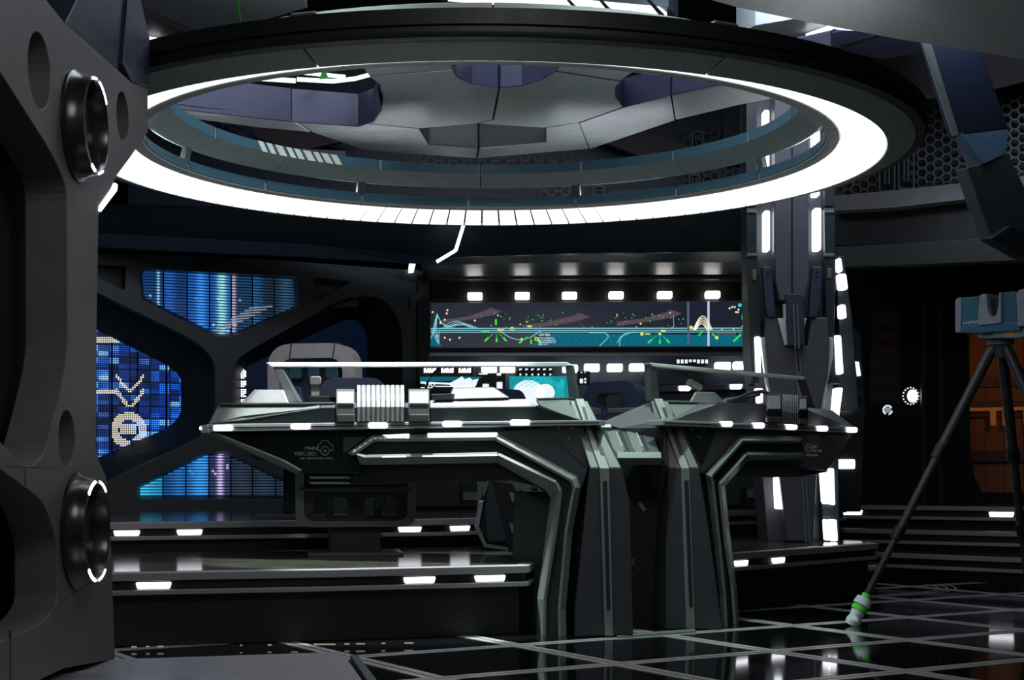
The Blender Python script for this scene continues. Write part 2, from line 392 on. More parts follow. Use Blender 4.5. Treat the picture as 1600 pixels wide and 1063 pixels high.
# ---- LED screen materials
def led_mat(name, px, py, mode):
    m = bpy.data.materials.new(name); m.use_nodes = True; nt = m.node_tree; b = nt.nodes['Principled BSDF']; N = nt.nodes.new; Lk = nt.links.new
    b.inputs['Base Color'].default_value = (.01, .012, .02, 1); b.inputs['Roughness'].default_value = .5
    uv = N('ShaderNodeUVMap'); sp = N('ShaderNodeSeparateXYZ'); Lk(uv.outputs[0], sp.inputs[0])
    def math_(op, a, c=None):
        n = N('ShaderNodeMath'); n.operation = op
        for k, x in enumerate((a, c)):
            if x is None: continue
            if isinstance(x, (int, float)): n.inputs[k].default_value = x
            else: Lk(x, n.inputs[k])
        return n.outputs[0]
    X, Y = sp.outputs[0], sp.outputs[1]
    fx = math_('FRACT', math_('DIVIDE', X, px)); fy = math_('FRACT', math_('DIVIDE', Y, py))
    row = math_('GREATER_THAN', fy, .4)
    cb = N('ShaderNodeCombineXYZ'); nz = N('ShaderNodeTexNoise'); Lk(cb.outputs[0], nz.inputs['Vector']); ramp = N('ShaderNodeValToRGB'); e = ramp.color_ramp.elements
    if mode == 'rows':
        Lk(math_('MULTIPLY', X, 1.9), cb.inputs[0]); Lk(math_('MULTIPLY', Y, .45), cb.inputs[1]); nz.inputs['Scale'].default_value = 2.6; nz.inputs['Detail'].default_value = 3
        Lk(nz.outputs['Fac'], ramp.inputs[0]); mask = row
        for k, (p, c) in enumerate(((.34, (.01, .02, .045)), (.48, (.01, .06, .22)), (.6, (.02, .2, .75)), (.72, (.3, .7, .95)))):
            el = e[k] if k < 2 else e.new(p); el.position = p; el.color = c+(1,)
    else:
        cx_ = math_('FLOOR', math_('DIVIDE', X, px*5)); cy_ = math_('FLOOR', math_('DIVIDE', Y, py*3))
        Lk(cx_, cb.inputs[0]); Lk(cy_, cb.inputs[1]); nt.nodes.remove(nz); wn = N('ShaderNodeTexWhiteNoise'); wn.noise_dimensions = '2D'; Lk(cb.outputs[0], wn.inputs['Vector'])
        wn2 = N('ShaderNodeTexNoise'); wn2.inputs['Scale'].default_value = 1.6; Lk(uv.outputs[0], wn2.inputs['Vector'])
        f = math_('ADD', math_('MULTIPLY', wn.outputs['Value'], .7), math_('MULTIPLY', math_('SUBTRACT', wn2.outputs['Fac'], .5), 1.1))
        Lk(f, ramp.inputs[0]); col = math_('GREATER_THAN', fx, .3)
        g = math_('MULTIPLY', math_('GREATER_THAN', math_('FRACT', math_('DIVIDE', X, px*10)), .08), math_('GREATER_THAN', math_('FRACT', math_('DIVIDE', Y, py*6)), .14))
        mask = math_('ADD', math_('MULTIPLY', math_('MULTIPLY', row, col), g), .04)
        for k, (p, c) in enumerate(((.05, (.004, .02, .12)), (.4, (.01, .07, .5)), (.62, (.05, .3, 1.2)), (.8, (.6, 1.2, 1.6)))):
            el = e[k] if k < 2 else e.new(p); el.position = p; el.color = c+(1,)
    Lk(ramp.outputs[0], b.inputs['Emission Color']); Lk(mask, b.inputs['Emission Strength']); return m
LED_D = led_mat('led_dots', .0185, .0185, 'dots')
def led_col(base, streak, pos, width, diag=None):
    """slatted led column: horizontal rows in a base colour with one vertical streak (uv: x across the panel, y height in m)"""
    m = bpy.data.materials.new('led_slats'); m.use_nodes = True; nt = m.node_tree; b = nt.nodes['Principled BSDF']; N = nt.nodes.new; Lk = nt.links.new
    b.inputs['Base Color'].default_value = (.02, .025, .035, 1); b.inputs['Roughness'].default_value = .5
    uv = N('ShaderNodeUVMap'); sp = N('ShaderNodeSeparateXYZ'); Lk(uv.outputs[0], sp.inputs[0])
    def M_(op, *a):
        n = N('ShaderNodeMath'); n.operation = op
        for k, x in enumerate(a):
            if isinstance(x, (int, float)): n.inputs[k].default_value = x
            else: Lk(x, n.inputs[k])
        return n.outputs[0]
    X, Y = sp.outputs[0], sp.outputs[1]
    row = M_('ADD', M_('MULTIPLY', M_('GREATER_THAN', M_('FRACT', M_('DIVIDE', Y, .0265)), .42), .93), .07)
    t = M_('POWER', 2.718, M_('MULTIPLY', M_('POWER', M_('DIVIDE', M_('ABSOLUTE', M_('SUBTRACT', X, pos)), width), 2.), -1))
    nz = N('ShaderNodeTexNoise'); nz.inputs['Scale'].default_value = 9; Lk(uv.outputs[0], nz.inputs['Vector'])
    wn = N('ShaderNodeTexWhiteNoise'); wn.noise_dimensions = '2D'; cb = N('ShaderNodeCombineXYZ'); Lk(M_('FLOOR', M_('MULTIPLY', X, 9)), cb.inputs[0]); Lk(M_('FLOOR', M_('DIVIDE', Y, .0265)), cb.inputs[1]); Lk(cb.outputs[0], wn.inputs['Vector'])
    mx = N('ShaderNodeMix'); mx.data_type = 'RGBA'; mx.inputs[6].default_value = base+(1,); mx.inputs[7].default_value = streak+(1,)
    Lk(M_('ADD', M_('MULTIPLY', t, M_('ADD', .5, nz.outputs['Fac'])), M_('MULTIPLY', M_('GREATER_THAN', wn.outputs['Value'], .965), .8)), mx.inputs[0])
    Lk(mx.outputs[2], b.inputs['Emission Color']); Lk(row, b.inputs['Emission Strength']); return m
dm, md, br = (.012, .03, .055), (.01, .055, .2), (.015, .11, .45)
LT = [led_col(md, (.3, .7, 1.), .75, .06), led_col(md, (.02, .14, .6), .2, .25), led_col(br, (.05, .35, 1.1), .6, .2), led_col(br, (.35, .95, 1.1), .55, .2), led_col((.012, .06, .14), (.5, .45, .6), .1, .09), led_col(dm, (.02, .12, .3), .1, .3), led_col(dm, (.03, .1, .2), .5, .3)]
LB = [led_col((.015, .3, .62), (.05, .6, .95), .1, .5), led_col((.01, .08, .26), (.02, .2, .6), .7, .3), led_col((.015, .12, .42), (.05, .4, 1.1), .6, .35), led_col((.03, .05, .13), (.75, .6, 1.2), .5, .13), led_col(dm, (.03, .05, .09), .5, .4), led_col(dm, (.03, .05, .09), .5, .4), led_col(dm, (.03, .05, .09), .5, .4)]
DOT_C = None

# ================================================================ HEXAGON WALL (left rear)
WH = uvY(150, 13.8, 660, 15.2)
hw = thing('wall_hexagon', 'dark wall with rounded hexagon openings and blue led screens', None, tuple(WH.px(400, 795)), kind='structure')
T = [(218, 420), (464, 432), (468, 480), (364, 526), (338, 526), (221, 468)]
Lh = [(100, 432), (300, 530), (336, 560), (336, 655), (312, 685), (100, 784)]
Li = [(100, 490), (262, 571), (283, 588), (283, 648), (265, 668), (100, 738)]
Rh = [(359, 650), (359, 566), (540, 464), (600, 462), (629, 510), (629, 690), (560, 745), (420, 712)]
Ri = [(375, 640), (375, 578), (530, 503), (560, 497), (574, 525), (574, 675), (540, 700), (430, 680)]
Bh = [(214, 780), (214, 760), (318, 709), (352, 705), (476, 765), (476, 780)]
T1 = [(153, 414), (197, 416), (195, 454), (153, 434)]
T2 = [(489, 434), (549, 440), (491, 471)]
rp = lambda p, r=9: round_poly(p, r, 4)
holes = [rp(T, 8), rp(Lh, 26), rp(Rh, 34), rp(Bh, 6), rp(T1, 4), rp(T2, 5)]
fo = slab('wall_frame', WH, [(80, 392), (400, 404), (670, 424), (670, 800), (80, 808)], 0, .12, CHA, hw, .012, holes)
def funnel(a, b, ra, rb, depth, mat=BLK):
    loft('recess', [WH.poly(rp(a, ra), -.1), WH.poly(rp(b, rb), -depth)], mat, hw, cap=False)
funnel(Lh, Li, 26, 14, .35, DRK); funnel(Rh, Ri, 34, 14, .35, BLK)
funnel(T, [(222, 424), (460, 436), (463, 478), (362, 522), (339, 522), (225, 465)], 8, 6, .2); funnel(Bh, [(219, 775), (219, 762), (319, 713), (351, 709), (470, 767), (470, 775)], 6, 4, .2)
slab('recess_back', WH, [(140, 410), (205, 410), (205, 460), (140, 460)], -.13, .02, DRK, hw, 0)
slab('recess_back', WH, [(480, 425), (560, 425), (560, 480), (480, 480)], -.13, .02, CHA, hw, 0)
def wuv(c): s = (Vector((c.x, c.y))-WH.p).dot(WH.right); return (s, c.z)
def clip_col(poly, ua, ub):
    def cut(P, u, keep):
        out = []
        for i in range(len(P)):
            a, b = P[i-1], P[i]; ka, kb = keep(a[0]), keep(b[0])
            if ka != kb: t = (u-a[0])/(b[0]-a[0]); out.append((u, a[1]+t*(b[1]-a[1])))
            if kb: out.append(b)
        return out
    P = cut(poly, ua, lambda x: x >= ua); return cut(P, ub, lambda x: x <= ub) if P else P
def led(nm, label, poly, cuts, depth, mat):
    s = thing(nm, label, 'led screen', tuple(WH.px(sum(p[0] for p in poly)/len(poly), max(p[1] for p in poly), -depth)))
    for k, (a, b) in enumerate(zip(cuts, cuts[1:])):
        P = clip_col(poly, a+1.4, b-1.4); f = wuv
        if isinstance(mat, list):
            sa, sb = wuv(WH.px(a, 500, -depth))[0], wuv(WH.px(b, 500, -depth))[0]
            f = lambda c, sa=sa, sb=sb: ((wuv(c)[0]-sa)/(sb-sa), c.z)
        if len(P) > 2: slab('led_panel', WH, P, -depth, .02, mat[k] if isinstance(mat, list) else mat, s, 0, uv=f)
    return s
LTs = led('led_screen', 'blue slatted led screen in the upper trapezoid opening', [(222, 424), (460, 436), (463, 478), (362, 522), (339, 522), (225, 465)], [221, 256, 293, 328, 362, 395, 429, 465], .205, LT)
led('led_screen', 'blue slatted led screen in the low triangular opening', [(219, 775), (219, 762), (319, 713), (351, 709), (470, 767), (470, 775)], [218, 255, 291, 327, 361, 395, 431, 471], .205, LB)
pr = Print(WH, -.203)
for k in range(9):
    pr.poly([(333+k*7, 516-k*1.2-k*3.2), (352+k*9.2, 515-k*4.6), (352+k*9.2, 516.6-k*4.6), (333+k*7, 517.6-k*4.4)])
pr.done('pale_diagonal', pm('screen_lilac', (.1, .1, .1), .5, emit=(.32, .3, .36), st=1), LTs)
LX = led('led_screen', 'blue dot matrix screen with cream ring and arrow symbols', Li, [100, 175, 215, 260, 284], .36, LED_D)
pr = Print(WH, -.355)
def dots(f, u0, u1, v0, v1, st=3.2):
    v = v0
    while v < v1:
        u = u0
        while u < u1:
            if f(u, v): pr.poly([(u-1.1, v-1.1), (u+1.1, v-1.1), (u+1.1, v+1.1), (u-1.1, v+1.1)])
            u += st
        v += st
dots(lambda u, v: (15.5 < math.hypot(u-201, v-672) < 28 and (u > 176) and not (v > 690 and u > 205)) or (abs(u-201) < 12 and abs(v-671) < 8), 170, 232, 642, 706)
dots(lambda u, v: abs(abs(u-203)-(634-v)*.75-4) < 3.5 and v > 590 or abs(abs(u-203)-(610-v)*.9-2) < 3 and v > 582, 182, 224, 580, 636)
dots(lambda u, v: True, 150, 186, 528, 535)
dots(lambda u, v: True, 150, 180, 611, 615)
pr.done('cream_symbols', E_CR, LX)
RX = led('led_screen', 'dark screen behind the chair with one bright blue dot column', Ri, [374, 576], .36, pm('screen_off', (.004, .006, .012), .4, emit=(.0, .003, .012), st=1))
pr = Print(WH, -.355)
for k in range(26):
    if k in (6, 11, 17, 20): continue
    for u in (377.5, 380.7, 383.5)[:3 if k % 5 else 2]: pr.poly([(u-1, 578+k*2.6-.9), (u+1, 578+k*2.6-.9), (u+1, 578+k*2.6+.9), (u-1, 578+k*2.6+.9)])
pr.done('dot_column', E_V, RX)
slab('wall_light', WH, [(642, 410), (650, 410), (646, 426), (640, 426)], .03, .04, E_V, hw, 0)
plate('wall_bracket', WH.poly([(641, 465), (663, 449), (664, 458), (642, 484)], .05), .05, CHA, hw)
slab('corner_post', WH, [(652, 430), (671, 430), (671, 800), (652, 800)], .03, .2, BLK, hw)

# ================================================================ REAR SCREEN WALL
WB = front(15.5)
bw = thing('wall_rear', 'black rear wall panel holding the long screen', None, tuple(WB.px(900, 790)), kind='structure')
slab('wall_panel', WB, [(655, 428), (1190, 428), (1190, 800), (655, 800)], -.06, .1, BLK, bw)
slab('upper_ledge', WB, [(668, 432), (1175, 432), (1175, 437), (668, 437)], .1, .2, STEEL, bw)
slab('lower_ledge', WB, [(668, 551), (1175, 551), (1175, 557), (668, 557)], .14, .2, STEEL, bw)
slab('light_shelf', WB, [(668, 558), (1175, 558), (1175, 567), (668, 567)], .06, .14, LGR, bw)
for u in (742, 816, 890, 963, 1039, 1114):
    slab('wall_light', WB, rrect(u-11.5, 457-(u-742)*.006, u+11.5, 468-(u-742)*.006, 2.5), .03, .08, E_WARM, bw, 0)
ms = thing('display_screen', 'long dark display with cyan, green and mauve graphics', 'display screen', tuple(WB.px(920, 545)))
slab('screen_panel', WB, [(672, 473), (1168, 470), (1168, 542), (672, 544)], 0, .05, E_SB, ms, .004)
S = Print(WB, .002)
for x0, x1, y in ((690, 784, 489), (817, 922, 497), (964, 1066, 492)):
    S.poly([(x0, y+11), (x0+40, y+6), (x1-25, y-4), (x1-18, y-8), (x1, y-2), (x1-12, y+3), (x1-35, y+8), (x0, y+18)])
S.poly([(1115, 518), (1150, 518), (1150, 524), (1118, 525)]).line([(907, 505), (915, 514)], 1.5).done('graphic', E_P, ms)
S = Print(WB, .003)
S.poly([(828, 541), (848, 527), (868, 521), (960, 522), (1165, 524), (1165, 541)]).poly([(673, 525), (683, 526), (690, 541), (673, 541)]).done('graphic', E_CD, ms)
S = Print(WB, .004)
for k in range(26): S.line([(870+k*11, 523), (880+k*11, 532), (872+k*11, 541)], .7)
S.done('graphic', pm('screen_blue', (.02, .02, .02), .5, emit=(.0, .22, .34), st=1), ms)
S = Print(WB, .005)
for v, wd in ((513.5, 1.6), (516.8, 1.2), (519.6, .9)): S.line([(673, v), (1167, v-.6)], wd)
def arc(u0, u1, v, h, n=12): return [(u0+(u1-u0)*k/n, v-h*math.sin(math.pi*k/n)) for k in range(n+1)]
for k in range(3): S.line(arc(690+k*3, 735+k*7, 514, 12-k*2), .9); S.line(arc(693+k*4, 745-k*2, 514, 8-k), .7)
S.line(arc(780, 845, 517, -14), 1.2); S.line([(920, 520), (945, 520), (951, 525), (948, 530), (937, 541)], 1.3)
S.line([(968, 541), (969, 530), (975, 522), (990, 519)], 1.3); S.line([(964, 536), (970, 526), (985, 520), (1010, 519)], 1.1)
for k in range(5): S.line([(673+k*2, 530-k*3), (680+k*.5, 500+k*2), (683, 490+k), (688+k, 503+k), (697+k*2, 511)], .8); S.line([(675+k*3, 518), (682+k, 533), (686, 538-k)], .8)
S.line([(1052, 493), (1053, 510), (1048, 513)], .7).done('graphic', E_C, ms)
S = Print(WB, .006)
S.line([(1107, 471), (1107, 541)], 3.4).done('graphic', pm('screen_pale', (.1, .1, .1), .5, emit=(.5, .55, .72), st=1), ms)
S = Print(WB, .006); S.line([(1075, 472), (1076, 538)], 3.6).done('graphic', pm('screen_slate', (.05, .05, .05), .5, emit=(.09, .1, .17), st=1), ms)
S = Print(WB, .007)
for cx_, cy_ in ((776, 517), (1031, 520), (830, 520)):
    for dx, dy in ((-17, 15), (0, 16), (14, 15)): S.line([(cx_+dx*.35, cy_+dy*.35), (cx_+dx, cy_+dy)], .8); S.line([(cx_+dx*.75, cy_+dy*.72), (cx_+dx*1.1, cy_+dy*1.1)], 3.)
S.line([(775, 499), (775, 508)], 3); S.line([(752, 519), (765, 518)], 2.5); S.line([(1158, 522), (1146, 534)], 3); S.line([(1160, 492), (1160, 500)], 2)
S.line([(1112, 521), (1120, 528)], 2); S.line([(1091, 525), (1098, 518)], 2)
for k in range(60): S.disc(random.choice((770, 850, 950, 1000, 1040))+random.uniform(-30, 30), random.uniform(488, 512), random.uniform(.5, 1.1))
S.done('graphic', E_G, ms)
S = Print(WB, .008)
S.ring(800, 514, 2.6, 1.4).ring(838, 530, 2.4, 1.4).disc(1003, 522, 2.8).disc(1120, 528, 2.8).disc(1080, 512, 3).disc(1031, 522, 2.2)
S.line([(824, 510), (831, 510)], 2.6).line([(777, 516), (788, 516)], 2.6).line([(1033, 517), (1040, 517)], 3).disc(1001, 506, 1.6).line([(1008, 522), (1016, 522)], 1.8)
for u, v in ((813, 507), (823, 503), (778, 493), (964, 492), (1047, 489), (1146, 515), (1128, 515), (1102, 511), (1160, 510)): S.disc(u, v, 1.3)
S.done('graphic', E_Y, ms)
S = Print(WB, .009)
for k in range(5): S.line(arc(1083+k, 1113-k*2, 516, 22-k*3), 1.2)
for u, v in ((676, 488), (699, 485), (698, 490), (695, 500), (688, 505), (742, 501), (695, 528), (703, 531), (718, 528), (683, 525), (1140, 482), (1144, 480), (1148, 480), (1154, 484), (1150, 488), (1153, 488), (815, 530)): S.disc(u, v, 1.5)
S.done('graphic', E_CR, ms)
S = Print(WB, .010); S.disc(1156, 477, 3).done('graphic', E_CB, ms)
text('screen_caption', '-SEH PBA', WB, 841, 525, 3.4, E_T, ms, .008)
for k, (s_, v) in enumerate((('PE 00 A SERREIF 40', 529.5), ('PLE A 30 SERREI 40 E', 533), ('AE 3005 RE000 PE 30', 536.2), ('SERRE 30 A', 539.4))): text('screen_caption', s_, WB, 841, v, 2.2, E_T, ms, .008)
# header above the screen: brushed fascia and dark soffit
hd = thing('trim_header', 'curved brushed steel header above the long screen', None, tuple(at(920, 432, 15)), kind='structure')
H0 = [(660, 402), (760, 397), (920, 394), (1080, 393), (1200, 393)]; H1 = [(660, 416), (760, 412), (920, 410), (1080, 410), (1200, 410)]; H2 = [(660, 434), (760, 431), (920, 430), (1080, 429), (1200, 429)]
for nm, A, B, Ya, Yb, mt in (('upper_fascia', H0, H1, 14.7, 14.85, STEEL), ('lower_fascia', H1, H2, 14.85, 15.25, STEEL)):
    loft(nm, [[at(u, v, Ya) for u, v in A]+[at(u, v, Ya+.3) for u, v in reversed(A)], [at(u, v, Yb) for u, v in B]+[at(u, v, Yb+.3) for u, v in reversed(B)]], mt, hd, .004)
sf = thing('trim_soffit', 'black curved soffit band below the light ring', None, tuple(at(650, 395, 13.5)), kind='structure')
S0 = [(100, 318), (400, 335), (700, 342), (1000, 335), (1175, 325)]; S1 = [(100, 388), (400, 398), (650, 404), (900, 396), (1175, 393)]
loft('soffit_band', [[at(u, v, 13.4) for u, v in S0]+[at(u, v, 13.9) for u, v in reversed(S0)], [at(u, v, 13.7) for u, v in S1]+[at(u, v, 14.2) for u, v in reversed(S1)]], DRK, sf)
S2 = [(100, 362), (300, 372), (480, 382), (640, 398), (672, 402)]; S3 = [(100, 384), (300, 392), (480, 402), (640, 412), (672, 414)]
loft('soffit_blue_edge', [[at(u, v, 13.45) for u, v in S2]+[at(u, v, 13.5) for u, v in reversed(S2)], [at(u, v, 13.5) for u, v in S3]+[at(u, v, 13.55) for u, v in reversed(S3)]], BLUEP, sf)
for a, b, wd in (((724, 352), (712, 391), 5), ((712, 391), (682, 409), 4.5)):
    d = (Vector(b)-Vector(a)).normalized(); n = Vector((-d.y, d.x))*wd/2; A, B = Vector(a), Vector(b)
    slab('soffit_light', front(13.35), [A+n, B+n, B-n, A-n], 0, .03, E_V, sf, 0)

# ================================================================ REAR WORKSTATIONS below the screen
wk = thing('rear_console', 'long rear console with switches under the display screen', 'console', tuple(at(900, 700, 15)))
WK = front(15.0)
slab('back_panel', WK, [(655, 556), (1185, 556), (1185, 640), (655, 640)], -.2, .1, BLUEP, wk)
slab('desk', WK, [(655, 640), (1185, 640), (1185, 665), (655, 665)], .1, .4, CHA, wk)
slab('desk_base', WK, [(660, 665), (1185, 665), (1185, 790), (660, 790)], -.05, .2, DRK, wk)
for u, v in ((764, 576), (793, 576), (891, 576), (925, 574.5), (961, 574.5), (996, 574), (1130, 572), (1159, 571)):
    slab('task_light', WK, rrect(u-12, v-6, u+12, v+6, 2.5), .02, .1, E_WARM, wk, 0)
for u, v in ((995, 610.5), (1070, 607), (1150, 604.5)):
    slab('edge_light', WK, round_poly([(u-10, v-4), (u+11, v-4), (u+8, v+4), (u-9, v+4)], 2, 2), .12, .05, E_V, wk, 0)
slab('shelf', WK, [(975, 604), (1185, 599), (1185, 608), (975, 614)], .1, .25, CHA, wk)
slab('blue_panel', WK, [(1000, 580), (1180, 580), (1180, 600), (1000, 602)], -.05, .05, BLUEP, wk)
slab('blue_panel', WK, [(975, 614), (1180, 609), (1180, 640), (975, 640)], -.02, .05, BLUEP, wk)
slab('small_monitor', WK, [(1076, 583), (1100, 584), (1100, 598), (1076, 598)], .02, .06, DRK, wk)
slab('small_monitor', WK, [(925, 597), (970, 597), (970, 612), (925, 612)], .02, .06, BLUEP, wk)
# switch banks
for (u0, v0, u1, v1, n, lab, mt) in ((655, 572, 742, 590, 3, 'switch bank with three glowing lamp clusters', E_WARM), (808, 573, 866, 589, 6, 'dark sloped switch bank with rows of tiny white lamps', E_T), (1056, 559, 1108, 571, 8, 'small switch bank with a row of white keys', E_T)):
    sb = thing('switch_bank', lab, 'switch bank', tuple(WK.px((u0+u1)/2, v1, .1)))
    slab('housing', WK, [(u0+3, v0), (u1, v0), (u1-4, v1), (u0-4, v1)], .1, .08, BLK, sb)
    for k in range(n):
        u = u0+(k+.6)*(u1-u0)/(n+.2)
        if n == 3:
            for q_ in range(5): slab('lamp', WK, [(u-9+q_*4, v0+4+(q_ % 2)*2), (u-6+q_*4, v0+3), (u-6+q_*4, v0+10), (u-9+q_*4, v0+11)], .11, .02, mt, sb, 0)
        elif n == 6:
            slab('lamp', WK, [(u-2.2, v0+3), (u+2.2, v0+3), (u+1.6, v0+5), (u-2.6, v0+6)], .105, .02, mt, sb, 0); slab('lamp', WK, rrect(u-2, v1-5, u+1, v1-2, 1, 2), .105, .02, mt, sb, 0)
        else: slab('key', WK, [(u-2.2, v0+3), (u+2, v0+3), (u+2, v0+(7 if k in (3, 4) else 9)), (u-2.2, v0+(7 if k in (3, 4) else 9))], .105, .02, mt, sb, 0)
# desk monitors
m1 = thing('desk_monitor', 'bright teal monitor with white globe graphics on rear console', 'monitor', tuple(WK.px(842, 628, .15)))
slab('screen', WK, [(796, 588), (890, 588), (890, 626), (796, 626)], .15, .04, pm('monitor_teal', (.02, .02, .02), .4, emit=(.0, .28, .32), st=1), m1)
S = Print(WK, .153)
S.poly(clip_col(ell(826, 616, 25, 22, 28), 797, 889)).poly(ell(852, 614, 15, 14, 20)); S.done('graphic', E_T, m1)
S = Print(WK, .154)
for k in range(4): S.line(arc(800+k*10, 880-k*5, 605, 16-k*3), .8)
for k in range(5): S.line([(868+k*3, 626), (870+k*2.5, 605), (878+k, 592+k)], .9); S.ring(822+k*9, 594, 4, .7)
S.done('graphic', E_CB, m1)
m2 = thing('desk_monitor', 'black and white monitor with red traces at left of rear console', 'monitor', tuple(WK.px(710, 612, .15)))
slab('screen', WK, [(656, 588), (754, 588), (754, 614), (656, 614)], .15, .04, BLK, m2)
S = Print(WK, .153)
S.poly([(700, 600), (716, 592), (722, 588), (726, 593), (734, 590), (738, 594), (748, 592), (744, 602), (740, 609), (712, 608)]).line([(657, 598), (705, 600)], 3).line([(680, 604), (735, 604)], 1.6)
S.ring(668, 601, 3, 1.4).ring(676, 601, 3, 1.4).line([(657, 606), (676, 606)], 1.5); S.done('graphic', E_T, m2)
S = Print(WK, .152); S.poly([(656, 589), (754, 589), (745, 594), (656, 597)]).done('graphic', E_CD, m2)
pb = thing('lamp_panel', 'small panel of square white lamps between the two monitors', 'lamp panel', tuple(WK.px(776, 612, .12)))
slab('housing', WK, [(745, 584), (790, 584), (790, 615), (745, 615)], .1, .05, BLK, pb)
for a in ((749, 600, 764, 607), (776, 597, 785, 609), (748, 583.5, 762, 585.5), (776, 583, 783, 587)): slab('lamp', WK, rrect(*a, 1.2, 2), .11, .02, E_T, pb, 0)
pb = thing('lamp_panel', 'small panel of white lamps above the navy chair', 'lamp panel', tuple(WK.px(912, 600, .12)))
slab('housing', WK, [(902, 580), (922, 580), (922, 602), (902, 602)], .05, .05, BLK, pb)
for a in ((906, 592, 911, 599), (913, 591, 916, 594), (913, 596, 916, 599), (907, 581.5, 910, 583), (913, 581.5, 915, 583)): slab('lamp', WK, rrect(*a, .8, 2), .06, .02, E_T, pb, 0)
# low lamps / cabinets under the rear platforms
for u0, u1, v0, v1, mt, lab in ((600, 720, 738, 792, BLK, 'black cabinet on the rear platform under the console arch'), (721.5, 752, 768, 782, GRY, 'grey cabinet panel on the rear platform under the console arch'), (1166, 1198, 762, 778, GRY, 'grey cabinet panel under the right console wing')):
    cb = thing('cabinet', lab, 'cabinet', tuple(at((u0+u1)/2, 792, 14.2)))
    slab('body', front(14.2), [(u0, v0), (u1, v0), (u1, 792), (u0, 792)], 0, .4, BLK, cb)
    slab('door', front(14.2), [(u0+2, v0+2), (u1-2, v0+2), (u1-2, v1), (u0+2, v1)], .02, .02, mt, cb)
# ================================================================ LIGHT RING
RC = Vector((-.16, 9.37, 2.80))
rg = thing('ceiling_light_ring', 'huge suspended ring with glowing white panels on its underside', 'light ring', RC)
shell = [(2.34, 0), (2.495, .045), (2.495, .14), (2.02, .14), (2.0, .12), (2.0, .072), (2.055, .066), (2.072, .069), (2.078, .09), (2.33, .02)]
sg = lathe('shell_segment', shell, RNG, rg, .12, 44.88, 24, .003)
sg.rotation_euler.z = R(252)
for k in range(1, 8): instance(sg, rg, rz=R(252+45*k))
lathe('outer_band', [(2.50, .046), (2.545, .052), (2.557, .07), (2.557, .082), (2.543, .086), (2.543, .10), (2.56, .106), (2.56, .175), (2.50, .175)], BLK, rg, n=144)
tl = lathe('inner_trim', [(1.992, .085), (1.992, .128), (2.01, .15), (2.03, .15), (2.03, .085)], TEAL, rg, .3, 22.2, 12); tl.rotation_euler.z = R(252)
for k in range(1, 16): instance(tl, rg, rz=R(252+22.5*k))
lathe('panel_tray', [(2.3305, .0172), (2.3305, .0195), (2.0795, .0905), (2.0795, .088)], VOID, rg, n=144)
N = 112; dg = 360/N
pn = lathe('light_panel', [(2.331, .003), (2.331, .016), (2.08, .086), (2.08, .0715)], E_RING, rg, -dg/2+.19, dg/2-.19, 2, 0, False)
for k in range(1, N): instance(pn, rg, rz=R(dg*k))
for k in range(8):
    a = R(252+45*k); c = Vector((2.42*math.cos(a), 2.42*math.sin(a), 0))
    if k == 0:
        h0 = loft('hanger', [[Vector((2.52, -.1, .15)), Vector((2.52, .1, .15)), Vector((2.34, .1, .15)), Vector((2.34, -.1, .15))], [Vector((2.50, -.06, .21)), Vector((2.50, .06, .21)), Vector((2.36, .06, .21)), Vector((2.36, -.06, .21))]], CHA, rg, .008, local=True)
        b0 = loft('bracket', [[Vector((2.05, -.03, .13)), Vector((2.05, .03, .13)), Vector((2.01, .03, .13)), Vector((2.01, -.03, .13))], [Vector((2.02, -.03, .26)), Vector((2.02, .03, .26)), Vector((1.98, .03, .26)), Vector((1.98, -.03, .26))]], CHA, rg, .003, local=True)
        h0.rotation_euler.z = a; b0.rotation_euler.z = a
    else: instance(h0, rg, rz=a); instance(b0, rg, rz=a)
# inner hoop above it
hp = thing('ceiling_hoop', 'smaller grey and teal hoop floating inside the light ring', 'hoop', (RC.x, RC.y, 3.0))
hs = lathe('hoop_segment', [(1.853, .16), (1.853, .092), (2.0, .016), (2.035, .03), (2.035, .155)], RNG, hp, .12, 44.88, 24, .003); hs.rotation_euler.z = R(252+20)
for k in range(1, 8): instance(hs, hp, rz=R(272+45*k))
ti = lathe('teal_face', [(1.846, .160), (1.846, .094), (1.856, .094), (1.856, .160)], TEAL, hp, .3, 22.2, 12); ti.rotation_euler.z = R(272)
for k in range(1, 16): instance(ti, hp, rz=R(272+22.5*k))
CREAM = pm('cream_patch', (.75, .8, .7), .5)  # pale slanted patches along the teal face
mk_a = [(125, 1.6), (127.2, 1.7), (129.6, 1.3), (131.6, 1.9), (134.4, 1.5), (136.6, 1.4), (139, 2.0), (142, 1.5), (144.4, 1.6)]
for k, (a, wd) in enumerate(mk_a):
    v = []
    for aa, r, z in ((a, 1.845, .16), (a+wd, 1.845, .16), (a+wd-1.4, 1.845, .095), (a-1.4, 1.845, .095)): v.append(Vector((r*math.cos(R(aa)), r*math.sin(R(aa)), z)))
    n = Vector((-math.cos(R(a)), -math.sin(R(a)), 0))*.004
    prism('pale_patch', [p+n for p in v], -n*.9, CREAM, hp, 0, local=True)

